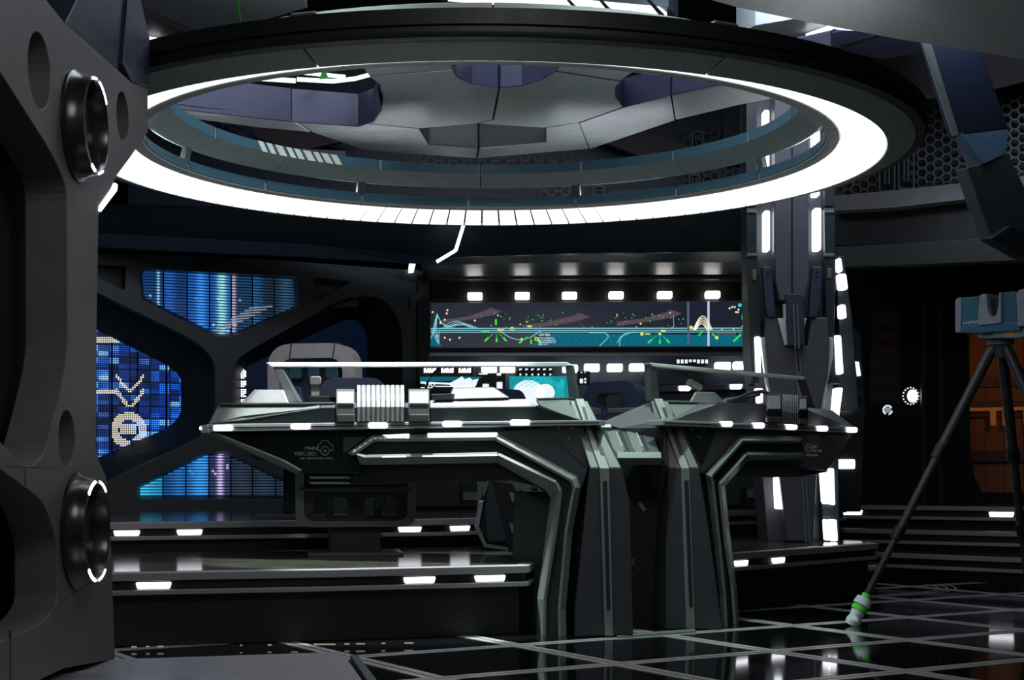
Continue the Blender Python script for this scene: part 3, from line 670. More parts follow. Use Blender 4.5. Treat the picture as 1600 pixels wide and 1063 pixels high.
# ================================================================ CEILING STAR
st = thing('ceiling_star', 'star-shaped brushed metal ceiling frame seen through the light ring', 'ceiling frame', tuple(on_z(750, 200, 3.45)))
def sp(nm, pts, zs=3.45, up=.2, side=OPEN, mat=STARM):
    P = []
    for p in pts: P.append(on_z(p[0], p[1], p[2] if len(p) > 2 else zs))
    n = len(P); v = P+[Vector((p.x, p.y, 3.45+up)) for p in P]
    tr = [tuple(t) for t in tessellate_polygon([[Vector((p.x, p.y, 0)) for p in P]])]
    f = tr+[tuple(i+n for i in reversed(t)) for t in tr]; nf = len(f); f += [(i, (i+1) % n, (i+1) % n+n, i+n) for i in range(n)]
    return mk(nm, v, f, mat, st, .012, mats=[mat, side], mi=[0]*nf+[1]*n)
o_ = 3.40
sp('star_panel', [(576, 119.6), (708, 109.6), (714, 121), (738, 133), (779.3, 139), (769.5, 188), (748, 193), (655, 201), (572, 193), (590, 178), (598, 155), (592, 132)])
sp('star_panel', [(780.7, 139), (815, 136), (845, 126), (868, 112.5), (970, 128), (961, 138), (962, 152), (974, 168), (905, 192), (852, 200), (748.5, 193.5), (770.8, 188)])
sp('star_panel', [(572, 193.5), (655, 201.5), (670, 227, 3.43), (747.4, 232, 3.43), (744.4, 248, o_), (640, 241, o_), (566, 234, o_), (489, 208, o_), (456, 186)], side=CHA)
sp('star_panel', [(852.5, 200.5), (905, 192.5), (921, 233, o_), (745.6, 248, o_), (748.6, 232, 3.43), (853, 223, 3.43)], side=CHA)
sp('star_panel', [(905.6, 192.5), (974.5, 168.5), (1000, 162), (1047.5, 150), (1054, 188, o_), (921.8, 233, o_)])
sp('star_panel', [(1049, 150), (1165, 125), (1300, 97), (1300, 137, o_), (1161, 163, o_), (1055.6, 188, o_)])
sp('star_panel', [(454.5, 185), (487, 207, o_), (400, 199, o_), (230, 176, o_), (230, 160)])
sp('star_panel', [(562, 92), (705, 90), (708, 108.6), (576, 118.4), (565, 104)])
sp('star_panel', [(868, 111), (885, 92), (887, 91), (1020, 91), (1002, 105), (970, 126.6)])
# walls that rise inside the big openings and their light strips
def riser(nm, pts, z0, z1, mat): 
    a = [on_z(u, v, z0)-Vector((0, .03, .03)) for u, v in pts]; b = [Vector((p.x, p.y, z1)) for p in a]; bk = Vector((0, .03, 0))
    return loft(nm, [a+[p+bk for p in reversed(a)], b+[p+bk for p in reversed(b)]], mat, st)
riser('opening_wall', [(225, 159), (455, 184)], 3.46, 3.66, OPEN); riser('opening_wall', [(457, 184.5), (560, 192), (584, 184), (597, 165), (598, 145), (590, 128)], 3.46, 3.66, OPEN)
def zstrip(nm, pts, z, w_px, mat, par, th=.02):
    A = [on_z(u, v, z) for u, v in pts]; B = [on_z(u, v+w_px, z) for u, v in pts]
    return prism(nm, A+B[::-1], Vector((0, 0, th)), mat, par, 0)
zstrip('strip_light', [(396, 123), (462, 127)], 3.73, 3, E_S, st); zstrip('strip_light', [(464, 125), (520, 128), (555, 124), (588, 115)], 3.73, 2.5, E_S, st)
zstrip('strip_light', [(450, 112), (500, 117.5), (540, 121.5)], 3.78, 2, E_S, st)
zstrip('hex_lip', [(672, 224), (748, 229), (852, 220)], 3.66, 5, LGR, st)
# green tape scrap
tp = thing('green_tape_scrap', 'scrap of bright green tape stuck above the ring', 'tape', tuple(on_z(504, 122, 3.71)))
prism('tape', [on_z(u, v, 3.70) for u, v in ((496, 109), (513, 108), (510, 116), (513, 123), (499, 124), (503, 115))], Vector((0, 0, .01)), GRN, tp, 0)

# ================================================================ UPPER CEILING PIECES
bm_ = thing('ceiling_beam', 'broad grey curved ceiling beam in the upper right corner', 'ceiling beam', tuple(on_z(1400, 40, 3.62)))
prism('beam_underside', [on_z(u, v, 3.62) for u, v in ((960, -70), (1075, -8), (1150, 13), (1260, 36), (1400, 62), (1500, 78), (1680, 108), (1680, -70))], Vector((0, 0, 1.62)), BEAM, bm_, .02)
pp_ = thing('ceiling_panel', 'violet blue ceiling panel right of the ring with a folded light line', 'ceiling panel', tuple(on_z(1350, 60, 4.3)))
prism('panel', [on_z(u, v, 4.3) for u, v in ((1256, 62), (1318, 48), (1420, 40), (1500, 72), (1378, 93), (1300, 78))], Vector((0, 0, .94)), VIOL, pp_, .005)
prism('grey_panel', [on_z(u, v, 4.3) for u, v in ((1150, 56), (1180, 40), (1250, 28), (1316, 46), (1254, 62), (1200, 58))], Vector((0, 0, .94)), LGR, pp_, .005)
prism('panel_rib', [on_z(u, v, 4.28) for u, v in ((1312, 72), (1375, 53), (1384, 55), (1324, 75))], Vector((0, 0, .05)), CHA, pp_, .005)
zstrip('light_line', [(1259, 57), (1306, 40)], 4.25, 4, E_V, pp_); zstrip('light_line', [(1306, 42), (1336, 44)], 4.25, 4, E_V, pp_)
cl = thing('ceiling_lamp', 'long white strip lamp on the ceiling above the ring', 'strip lamp', tuple(on_z(880, 14, 4.55)))
prism('diffuser', [on_z(u, v, 4.55) for u, v in ((700, 2), (860, 1), (1030, 16), (1042, 25), (960, 21), (860, 14), (780, 8))], Vector((0, 0, .03)), E_S, cl, 0)
prism('lamp_tray', [on_z(u, v, 4.59) for u, v in ((680, 0), (860, -6), (1045, 12), (1060, 29), (860, 18))], Vector((0, 0, .65)), CHA, cl, .004)
for u in (885, 935, 1010): prism('cross_bar', [on_z(u, 0, 4.54), on_z(u+5, 0, 4.54), on_z(u+28, 24, 4.54), on_z(u+20, 24, 4.54)], Vector((0, 0, .008)), CHA, cl, 0)
cp2 = thing('ceiling_panel', 'grey green curved ceiling panel in the upper left', 'ceiling panel', tuple(on_z(330, 20, 4.4)))
prism('panel', [on_z(u, v, 4.4) for u, v in ((215, -30), (460, -30), (480, 12), (420, 30), (330, 44), (280, 55), (225, 22))], Vector((0, 0, .84)), LGR, cp2, .005)
cp3 = thing('ceiling_panel', 'mauve ceiling panel beside the left pillar head', 'ceiling panel', tuple(on_z(250, 50, 4.35)))
prism('panel', [on_z(u, v, 4.35) for u, v in ((205, 12), (228, 24), (300, 54), (305, 62), (205, 80))], Vector((0, 0, .89)), BROWN, cp3, .005)
zstrip('light_line', [(232, 61), (250, 64)], 4.3, 6, E_V, cp3)
tube('hanging_cable', [on_z(373, -20, 4.36), on_z(372, 10, 4.36), on_z(376, 30, 4.34), on_z(374, 40, 4.32)], .006, GRN)
tag(bpy.data.objects['hanging_cable'], 'thin green cable hanging at the upper left', 'cable')

# ================================================================ GALLERY with honeycomb screen
gl = thing('gallery_wall', 'upper gallery wall with honeycomb grille panels', None, tuple(at(1200, 300, 15.3)), kind='structure')
WG = front(15.6); WG2 = uvY(1170, 15.4, 1640, 14.3)
def honey(wall, u0, u1, v0, v1, px, off, name='honeycomb_grille'):
    vs = []; fs = []; rx = px/2; h = rx*math.sqrt(3); col = 0; u = u0
    while u < u1:
        v = v0+(h/2 if col % 2 else 0)
        while v < v1:
            ring = [(u+rx*math.cos(R(60*k)), v+rx*math.sin(R(60*k))) for k in range(6)]; inn = [(u+rx*.8*math.cos(R(60*k)), v+rx*.8*math.sin(R(60*k))) for k in range(6)]
            k0 = len(vs); vs += wall.poly(ring, off)+wall.poly(inn, off)+wall.poly(inn, off-.06)
            for k in range(6):
                l = (k+1) % 6; fs += [(k0+k, k0+l, k0+6+l, k0+6+k), (k0+6+k, k0+6+l, k0+12+l, k0+12+k)]
            v += h
        u += rx*1.5; col += 1
    return mk(name, vs, fs, CHA, gl, kind='stuff')
slab('gallery_back', WG, [(200, 90), (1330, 90), (1330, 345), (200, 345)], -.3, .1, BLUEP, gl, 0)
slab('gallery_back', WG2, [(1300, 100), (1660, 60), (1660, 345), (1300, 345)], -.2, .1, BLK, gl, 0)
honey(WG, 640, 900, 245, 275, 15, 0); honey(WG, 850, 910, 292, 312, 15, 0); honey(WG, 1072, 1162, 196, 242, 15, 0); honey(WG, 1072, 1162, 262, 292, 15, 0)
honey(WG, 285, 380, 175, 225, 15, 0); honey(WG, 238, 275, 222, 252, 15, 0)
honey(WG2, 1312, 1372, 222, 305, 17, 0); honey(WG2, 1428, 1520, 145, 290, 17, 0); honey(WG2, 1560, 1640, 150, 300, 17, 0)
for (wl, u, v0, v1) in ((WG2, 1386, 238, 300), (WG2, 1416, 232, 296), (WG, 1090, 205, 232), (WG, 1085, 272, 300), (WG, 935, 290, 312)):
    w_ = 13 if wl is WG2 else 9
    fr = slab('alcove_frame', wl, rrect(u-w_, v0, u+w_, v1, 4), .06, .1, GRY, gl, .004, [rrect(u-w_+2.5, v0+2.5, u+w_-2.5, v1-2.5, 3)])
    slab('alcove_post', wl, [(u-5, v0+4), (u-1, v0+4), (u-1, v1-12), (u-5, v1-12)], .03, .05, CHA, gl); slab('alcove_post', wl, [(u+1, v0+4), (u+5, v0+4), (u+5, v1-12), (u+1, v1-12)], .03, .05, CHA, gl)
A = [(1300, 306), (1400, 297), (1520, 284), (1660, 268)]; B = [(1300, 330), (1400, 324), (1520, 310), (1660, 292)]
def band(nm, wl, A, B, oa, ob, mat, th=.2): 
    a = [wl.px(u, v, oa) for u, v in A]; b = [wl.px(u, v, ob) for u, v in B]; k = -wl.n3*th
    return loft(nm, [a+[p+k for p in reversed(a)], b+[p+k for p in reversed(b)]], mat, gl, .006)
band('gallery_fascia', WG2, A, B, .12, .28, MAUVE)
band('dark_band', WG2, [(1300, 330), (1660, 292)], [(1300, 385), (1660, 372)], .02, .02, BLK)
band('lower_fascia', WG2, [(1300, 386), (1420, 380), (1660, 365)], [(1300, 418), (1420, 414), (1660, 404)], .1, .0, GRY)
band('left_fascia', WG, [(640, 322), (900, 318), (1175, 305)], [(640, 340), (900, 335), (1175, 330)], .12, .28, MAUVE)
for a in ([(1130, 100), (1166, 100), (1166, 250), (1130, 250)], [(950, 295), (1062, 290), (1062, 312), (950, 316)]): slab('blue_panel', WG, a, .02, .04, BLUEP, gl)
slab('gallery_beam', WG, [(900, 205), (985, 195), (1100, 238), (1010, 248)], .1, .1, BROWN, gl); slab('gallery_beam', WG, [(470, 232), (540, 236), (540, 244), (470, 242)], .12, .1, LGR, gl)
slab('gallery_beam', WG, [(395, 198), (560, 215), (470, 236), (400, 215)], .1, .1, BROWN, gl)
mw = thing('ceiling_panel', 'mauve grey wall panel behind the right roof arm', 'ceiling panel', tuple(at(1480, 150, 14.0)))
plate('panel', [at(u, v, 13.9) for u, v in ((1395, 92), (1480, 70), (1640, 90), (1640, 118), (1560, 138), (1450, 155), (1410, 120))], .06, BROWN, mw)

# right roof arm
ra = thing('roof_arm', 'angular blue grey roof arm slanting down on the right', 'roof arm', tuple(at(1560, 260, 11.5)))
WA = uvY(1450, 11.2, 1640, 11.8)
def solid(nm, px, off, th, mat): return slab(nm, WA, px, off, th, mat, ra, .008)
solid('upper_limb', [(1443, 30), (1515, 30), (1576, 200), (1497, 211)], 0, .1, LIMB)
plate('upper_side', [WA.px(1432, 40, -.02), WA.px(1446, 38, .004), WA.px(1499, 211, .004), WA.px(1489, 213, -.02)], .02, GRY, ra)
plate('elbow_facet', [WA.px(1500, 211, .02), WA.px(1576, 202, .02), WA.px(1572, 240, .06), WA.px(1538, 256, .08)], .06, pm('arm_blue_paint', (.06, .11, .16), .45), ra)
plate('elbow_facet', [WA.px(1490, 214, -.08), WA.px(1501, 210, .02), WA.px(1538, 256, .08), WA.px(1512, 262, -.02)], .04, BLUEP, ra)
solid('lower_limb', [(1511, 262), (1540, 255), (1575, 240), (1600, 290), (1680, 420), (1640, 420), (1550, 372), (1530, 320)], .06, .12, CHA)
solid('foot_bracket', [(1549, 372), (1580, 352), (1660, 390), (1660, 420), (1600, 401)], .12, .12, DRK)

# ================================================================ LEFT SUPPORT PILLAR (plane x = const)
X0 = -1.68
def lp(u, v, x=X0): Y = x*F/(u-CX); return at(u, v, Y)
pl = thing('support_pillar', 'big dark textured pillar with round lamps at the left edge', 'pillar', tuple(Vector((-1.8, 6.3, 0))))
def lpoly(pts, x=X0): return [lp(u, v, x) for u, v in pts]
outer = [(-140, -90), (40, -40), (102, 36), (207, 130), (231, 140), (231, 207), (203, 247), (183, 274), (154, 338), (151, 520), (150, 700), (155, 720), (166, 745), (174, 860), (180, 1030), (100, 1045), (-140, 1160)]
v1_ = round_poly([(-90, -20), (0, 112), (78, 234), (105, 290), (106, 560), (88, 640), (70, 712), (44, 735), (10, 700), (-90, 600)], [5, 5, 20, 25, 40, 30, 20, 16, 10, 5], 4)
v2_ = round_poly([(-90, 660), (0, 733), (68, 783), (90, 845), (90, 945), (68, 975), (0, 1003), (-90, 1035)], [5, 10, 18, 25, 18, 18, 10, 5], 4)
def circ(Y, z, r, n=28, x=X0): return [Vector((x, Y+r*math.cos(2*math.pi*k/n), z+r*math.sin(2*math.pi*k/n))) for k in range(n)]
def cpx(u, v): p = lp(u, v); return p.y, p.z
hs_ = []
for u, v, r in ((62, 111, .135), (192, 183, .108), (104.5, 686, .108)):
    y, z = cpx(u, v); hs_.append(circ(y, z, r))
yd1, zd1, yd2, zd2 = 6.04, 2.289, 6.05, .728
prism('pillar_face', lpoly(outer), Vector((-.16, 0, 0)), PILM, pl, .008, [lpoly(v1_), lpoly(v2_)]+hs_)
prism('pillar_back', [Vector((p.x-.25, p.y, p.z)) for p in lpoly(outer)], Vector((-.1, 0, 0)), VOID, pl, 0)
for h in hs_: prism('recess_cup', [Vector((p.x-.10, p.y, p.z)) for p in h], Vector((-.03, 0, 0)), DRK, pl, 0)
prism('seam', lpoly([(39.3, 733), (40.3, 733), (40.3, 760), (39.3, 760)], X0+.001), Vector((-.004, 0, 0)), VOID, pl, 0)
prism('seam', lpoly([(16, 985), (17.5, 985), (17.5, 1070), (16, 1070)], X0+.001), Vector((-.004, 0, 0)), VOID, pl, 0)
# upper limb going up from the pillar
WL_ = [(102, 36), (135, -30), (205, -30), (222, 20), (233, 62), (232, 140), (207, 130)]
prism('upper_limb', lpoly(WL_, X0-.04), Vector((-.2, 0, 0)), LIMB, pl, .004)
prism('upper_facet', [lp(200, 0, X0-.02), lp(216, -20, X0-.02), lp(234, 60, X0-.0), lp(233, 135, X0), lp(206, 128, X0), lp(192, 100, X0-.02)], Vector((-.06, 0, 0)), LIMB, pl, .003)
prism('edge_light', lpoly([(181, 286), (184, 289), (183, 298), (158, 331), (155, 330), (156, 322)], X0+.004), Vector((-.03, 0, 0)), E_V, pl, 0)
def disc_lamp(y, z, r, arcs, name):
    def ringp(prof, nm, mat, a0=0, a1=360, n=40):
        full = a1-a0 >= 360; m = len(prof); vs = []; fs = []; stp = n if full else n+1
        for i in range(stp):
            a = R(a0+(a1-a0)*i/n)
            vs += [Vector((X0+x, y+rr*math.cos(a), z+rr*math.sin(a))) for rr, x in prof]
        for i in range(n):
            j = (i+1) % stp
            for k in range(m): l = (k+1) % m; fs.append((i*m+k, j*m+k, j*m+l, i*m+l))
        if not full: fs += [tuple(range(m)), tuple(range(n*m, n*m+m))]
        return mk(nm, vs, fs, mat, pl, smooth=True)
    ringp([(r*1.12, -.02), (r*1.12, .012), (r*1.06, .02), (r*1.0, .06), (r*.97, .08), (r*.9, .082), (r*.86, .07), (r*.84, .03), (r*.8, .0), (r*.8, -.02)], 'lamp_rim', CHAg)
    ringp([(r*.86, -.02), (r*.86, .02), (.001, .03), (.001, -.02)], 'lamp_dish', BLKg)
    for a0, a1 in arcs: ringp([(r*.98, .079), (r*.96, .086), (r*.925, .086), (r*.91, .078)], 'lamp_arc', E_V, a0, a1, 10)
CHAg = pm('polished_black', (.035, .035, .038), .24, .6); BLKg = pm('gloss_dish', (.014, .017, .019), .34)
disc_lamp(yd1, zd1, .19, ((40, 80), (245, 262), (92, 112), (278, 298)), 'a')
disc_lamp(yd2, zd2, .2025, ((52, 80), (100, 132), (228, 262), (275, 305)), 'b')

# ================================================================ RIGHT PILLAR
WP = front(12.4)
rp_ = thing('light_pillar', 'tall dark pillar with vertical white light bars on the right', 'pillar', tuple(WP.px(1237, 846)))
def P(nm, px, off, th, mat, bev=.006, **k): return slab(nm, WP, px, off, th, mat, rp_, bev, **k)
P('pillar_core', [(1170, 120), (1305, 120), (1305, 470), (1296, 846), (1200, 846), (1175, 560)], -.1, .5, CHR)
P('outer_fin', [(1166, 325), (1183, 325), (1183, 400), (1190, 470), (1186, 600), (1176, 600), (1168, 460)], .06, .3, DRK); P('outer_fin', [(1288, 325), (1305, 325), (1306, 440), (1303, 520), (1312, 600), (1296, 600), (1290, 460)], .06, .3, DRK)
P('upper_panel', [(1166, 130), (1183, 130), (1183, 322), (1166, 322)], .03, .2, DRK); P('upper_panel', [(1288, 130), (1305, 130), (1305, 322), (1288, 322)], .03, .2, DRK)
for u in (1175, 1296):
    for v in (328, 396): P('band_clip', [(u-8, v), (u+8, v), (u+8, v+5), (u-8, v+5)], .075, .05, GRY)
P('fin_catch', rrect(1176, 421, 1182, 438, 1.5), .075, .03, GRY); P('fin_catch', rrect(1293, 419, 1299, 435, 1.5), .075, .03, GRY)
P('central_pier', [(1210, 120), (1264, 120), (1264, 440), (1256, 470), (1218, 470), (1212, 440)], .12, .3, CHR, .01)
P('pier_seam', [(1236, 120), (1239, 120), (1239, 470), (1236, 470)], .123, .02, BLK, 0)
P('pier_edge', [(1208.5, 325), (1211, 325), (1211, 395), (1208.5, 395)], .1, .02, SIL, 0); P('pier_edge', [(1262, 325), (1263.5, 325), (1263.5, 395), (1262, 395)], .1, .02, SIL, 0)
for s in (0, 1):
    mx = (lambda u: u) if s == 0 else (lambda u: 2*1238-u)
    P('shoulder', [(mx(a), b) for a, b in ((1191, 417), (1205, 417), (1209, 455), (1212, 496), (1200, 496), (1196, 480))], .15, .1, BLUEP)
    for v in (426, 432): P('shoulder_slot', [(mx(a), b) for a, b in ((1197, v-1.5), (1202, v-1.5), (1202, v+1.5), (1197, v+1.5))], .153, .01, BLK, 0)
    P('wedge', [(mx(a), b) for a, b in ((1215, 497), (1228, 497), (1231, 540), (1226, 540))], .16, .06, RAILM)
    P('wedge_rib', [(mx(a), b) for a, b in ((1224, 475), (1229, 475), (1231, 500), (1225, 497))], .15, .05, RAILM)
P('shield', [(1196, 496), (1212, 496), (1226, 541), (1262, 541), (1268, 496), (1293, 496), (1297, 540), (1294, 585), (1280, 640), (1272, 846), (1230, 846), (1206, 640), (1200, 585), (1196, 540)], .13, .2, CHR, .01)
P('keel', [(1228, 459), (1254, 459), (1257, 500), (1258, 541), (1231, 541), (1230, 500)], .19, .1, BLUEP, .008)
P('keel_strip', [(1238.5, 474), (1241, 474), (1244, 545), (1241.5, 545)], .2, .03, GRY, 0); P('keel_strip', [(1244.5, 474), (1247, 474), (1250, 545), (1247.5, 545)], .2, .03, GRY, 0)
P('spine', [(1241, 541), (1251, 541), (1256, 625), (1246, 625)], .15, .05, GRY); P('spine_slot', [(1244.5, 545), (1247, 545), (1250, 580), (1247.5, 580)], .153, .02, BLK, 0)
P('lower_strip', [(1251, 730), (1254, 730), (1262, 846), (1258, 846)], .14, .05, GRY, .002); P('lower_strip', [(1257, 730), (1260, 730), (1267, 846), (1263, 846)], .14, .05, GRY, .002)
for q_ in ((1193, 172, 1202, 272), (1194, 329, 1203, 392), (1270, 203, 1281, 306), (1272, 325, 1283, 391)): P('light_bar', rrect(*q_, 3), .04, .1, E_V, 0)
for px in ([(1179, 526), (1188, 526), (1189, 584), (1181, 584)], [(1183, 607), (1192, 607), (1192, 630), (1184, 630)], [(1304, 524), (1314, 524), (1318, 584), (1307, 586)], [(1305, 606), (1317, 606), (1311, 652), (1301, 652)],
           [(1283, 732), (1289, 732), (1293, 788), (1287, 788)], [(1292, 732), (1303, 732), (1305, 790), (1295, 788)], [(1288, 812), (1294, 812), (1297, 845), (1290, 845)], [(1296, 812), (1307, 812), (1309, 846), (1299, 846)], [(1211, 746), (1228, 746), (1228, 796), (1213, 796)],
           [(1309, 403), (1314, 403), (1317, 424), (1310, 424)], [(1310, 428), (1322, 428), (1325, 452), (1312, 452)], [(1312, 476), (1321, 476), (1323, 497), (1313, 497)]):
    P('light_bar', round_poly(px, 2.5, 2), .08, .1, E_V, 0)
for s, pts in ((0, [(1189, 527), (1196, 527), (1201, 560), (1204, 590), (1212, 632), (1206, 632), (1196, 592)]), (1, [(1296, 527), (1301, 527), (1301, 560), (1292, 606), (1288, 640), (1283, 640), (1291, 580)])): P('curved_edge', pts, .11, .08, RAILM, .008)
P('side_casing', [(1306, 400), (1318, 400), (1332, 500), (1336, 560), (1342, 640), (1310, 640), (1312, 520)], -.05, .3, DRK)
P('base_casing', [(1280, 690), (1310, 690), (1312, 846), (1286, 846)], .0, .3, DRK)

# instruments right of pillar
ip = thing('instrument_panel', 'dark instrument panel with lamp dots right of the light pillar', 'instrument panel', tuple(at(1335, 660, 13.2)))
WI = front(13.2)
slab('housing', WI, [(1312, 500), (1345, 520), (1352, 640), (1345, 800), (1312, 800)], 0, .3, BLK, ip)
for u, v in ((1327, 568), (1333, 567), (1328, 573), (1334, 575), (1327, 581), (1333, 580)): slab('lamp_dot', WI, rrect(u-2, v-2, u+2, v+2, 1, 2), .02, .03, E_WARM, ip, 0)
slab('lamp_bar', WI, [(1337, 565), (1342, 566), (1345, 587), (1340, 588)], .02, .03, E_V, ip, 0); slab('lamp_bar', WI, [(1318, 560), (1321, 572), (1327, 597), (1319, 598)], .02, .03, E_V, ip, 0)
slab('shelf', WI, [(1312, 615), (1350, 612), (1350, 620), (1312, 626)], .06, .1, DRK, ip)
slab('lamp_bar', WI, [(1313, 634), (1338, 633), (1330, 641), (1312, 642)], .05, .05, E_WARM, ip, 0); slab('lamp_bar', WI, rrect(1310, 718, 1336, 733, 2.5), .02, .05, E_V, ip, 0)
for u in (1316, 1324, 1334): slab('legend_mark', WI, [(u, 628), (u+6, 627), (u+6, 629), (u, 630)], .065, .01, E_T, ip, 0)

# ================================================================ DARK RIGHT BACKGROUND
WD = front(16.5)
dw = thing('wall_dark', 'black wall with gauges and a doorway at far right', None, tuple(WD.px(1450, 790)), kind='structure')
slab('wall_panel', WD, [(1290, 408), (1503, 408), (1503, 800), (1290, 800)], 0, .2, VOID, dw, 0)
slab('wall_panel', WD, [(1503, 408), (1700, 408), (1700, 500), (1503, 500)], 0, .2, VOID, dw, 0); slab('door_sill', WD, [(1503, 770), (1700, 770), (1700, 800), (1503, 800)], 0, .2, VOID, dw, 0)
slab('door_jamb', WD, round_poly([(1500, 500), (1514, 500), (1516, 700), (1522, 745), (1535, 771), (1500, 775)], 4, 2), .02, .2, VOID, dw, 0)
for u in (1440, 1466): slab('wall_post', WD, [(u, 410), (u+8, 410), (u+8, 800), (u, 800)], .1, .1, BLK, dw)
rd = thing('red_readout', 'dim red text readout on the black wall', 'readout', tuple(WD.px(1385, 630, .02)))
S = Print(WD, .01)
for v0, v1 in ((490, 504), (520, 534), (540, 553), (568, 578), (588, 598), (612, 626)):
    v = v0
    while v < v1:
        u = 1366
        while u < 1400: l = random.uniform(2, 7); S.line([(u, v), (min(1402, u+l), v)], .9); u += l+random.uniform(1, 3)
        v += 3
S.done('readout_text', E_R, rd); slab('panel', WD, [(1360, 480), (1406, 480), (1406, 630), (1360, 630)], .006, .003, BLK, rd, 0)
g1 = thing('gauge', 'small round gauge with two glowing arcs on the black wall', 'gauge', tuple(WD.px(1387, 646, .02)))
slab('dial', WD, ell(1387, 641, 8.6, 8.6, 20), .01, .008, BLK, g1, 0)
S = Print(WD, .014); S.line(ell(1387, 641, 7, 7, 10, 115, 330), 2.2).line(ell(1387, 641, 7, 7, 6, 10, 80), 2).line([(1382, 638), (1392, 638)], 1).line([(1382, 641), (1393, 641)], 1).line([(1382, 644), (1392, 644)], 1); S.done('dial_marks', E_T, g1)
g2 = thing('gauge', 'bright round gauge glowing white on the black wall', 'gauge', tuple(WD.px(1423, 636, .02)))
slab('dial', WD, ell(1423, 619, 15, 15, 24), .01, .008, BLK, g2, 0); slab('glow_disc', WD, ell(1426, 619, 8, 10, 20), .02, .012, E_W, g2, 0)
S = Print(WD, .024)
for k in range(16): a = R(360*k/16); S.disc(1423+12*math.cos(a), 619+13*math.sin(a), 1.3)
S.done('dial_marks', E_T, g2)
cr = thing('wall_corridor', 'orange lit board wall beyond the right doorway', None, tuple(at(1580, 780, 18.2)), kind='structure')
WC = front(18.2)
for k in range(7): slab('board', WC, [(1480+k*30, 440), (1509.4+k*30, 440), (1509.4+k*30, 800), (1480+k*30, 800)], 0, .06, WOOD, cr, .006)
for v0, v1 in ((590, 605), (627, 652), (705, 722)): slab('dark_rail', WC, [(1490, v0), (1690, v0), (1690, v1), (1490, v1)], .05, .05, BROWN, cr)
slab('orange_bar', WC, [(1500, 638), (1690, 634), (1690, 639), (1500, 643)], .12, .05, E_O, cr)
for u in (1548, 1567, 1600): slab('orange_tab', WC, [(u, 640), (u+9, 640), (u+8, 665), (u+1, 665)], .13, .04, E_O, cr)
spot('corridor_lamp', at(1640, 560, 16.9), at(1570, 640, 18.2), 6, (1, .42, .15), 150, .6, .2)
# ================================================================ MAIN CONSOLE
WL = uvY(930, 9.2, 315, 9.95); WR = uvY(1035, 9.5, 1338, 11.05)
co = thing('main_console', 'angular dark main console with two pylons and lit belt edge', 'console', tuple(Vector((.75, 9.35, 0))))
def A(nm, px, off, th, mat, bev=.005, w=WL, **k): return slab(nm, w, px, off, th, mat, co, bev, **k)
def B(nm, px, off, th, mat, bev=.005, **k): return slab(nm, WR, px, off, th, mat, co, bev, **k)
def Q(nm, w, pts, th, mat, bev=.003): return plate(nm, [w.px(u, v, o) for u, v, o in pts], th, mat, co, bev)
# --- left wing
A('belt', [(322, 663), (938, 656.5), (938, 664.5), (324, 675)], .09, .12, LGR, .004)
A('belt_tip', [(312, 665), (324, 664), (326, 677), (314, 677)], .1, .14, LGR, .004); A('tip_light', rrect(311.5, 667, 314.5, 672, 1), .105, .02, E_V, 0)
A('belt_groove', [(326, 668), (936, 660), (936, 661.2), (326, 669.6)], .092, .01, BLK, 0)
for u, v in ((348, 669), (469, 666.5), (590, 665), (706, 662.5), (812, 660.3)): A('belt_light', rrect(u-15, v-4.5, u+15, v+4.5, 4.4, 4), .1, .03, E_W, 0)
A('fascia', [(326, 663), (380, 650), (500, 637), (838, 634), (908, 657), (908, 662)], .05, .25, FASC)
Q('end_facet', WL, [(326, 662, .052), (342, 632, -.05), (500, 632, -.05), (498, 638, .052), (380, 655, .056)], .02, GRY)
A('end_rim', [(340, 630), (520, 628.5), (520, 632), (345, 634)], -.02, .1, CHA)
for a, b in ((500, 526), (528, 583), (585, 668)): Q('top_chamfer', WL, [(a+.5, 637.2, .052), (b-.5, 636.6, .052), (b-.5, 629, -.12), (a+.5, 629.5, -.12)], .015, CHA)
Q('top_chamfer', WL, [(670, 636.6, .052), (838, 634.5, .052), (829, 623.5, -.12), (670, 626, -.12)], .015, LGR)
A('console_top', [(345, 636), (905, 633), (905, 644), (345, 648)], -.1, .55, CHA)
Q('end_tray', WL, [(845, 634, -.02), (838, 624.5, -.12), (892, 622.5, -.12), (902, 656, .04)], .02, GRY)
A('end_tray_rim', [(836, 622), (893, 621), (893, 624), (840, 625.5)], -.1, .06, CHA)
main = [(322, 676), (912, 664), (920, 735), (908, 764), (904, 747), (776, 675), (580, 681), (543, 708), (563, 728), (560, 739), (468, 739), (440, 724)]
A('lower_body', main, .03, .3, FASC)
Q('under_edge', WL, [(318, 675, .06), (334, 677, .06), (442, 721, .06), (470, 737, .05), (462, 741, -.02), (432, 727, -.02)], .015, GRY)
A('corner_plate', [(846, 667), (911, 666), (919, 735)], .036, .02, CHA, .002)
for u, v in ((873, 669), (893, 669), (889, 685)): A('screw', ell(u, v, 2.2, 2.2, 10), .04, .01, SIL, 0)
A('side_panel', [(772, 676), (846, 668), (918, 736), (908, 762), (903, 746)], .034, .02, CHA, .002)
A('recess_panel', [(536, 683), (572, 683), (541, 706), (536, 708)], .036, .02, CHA, .002)
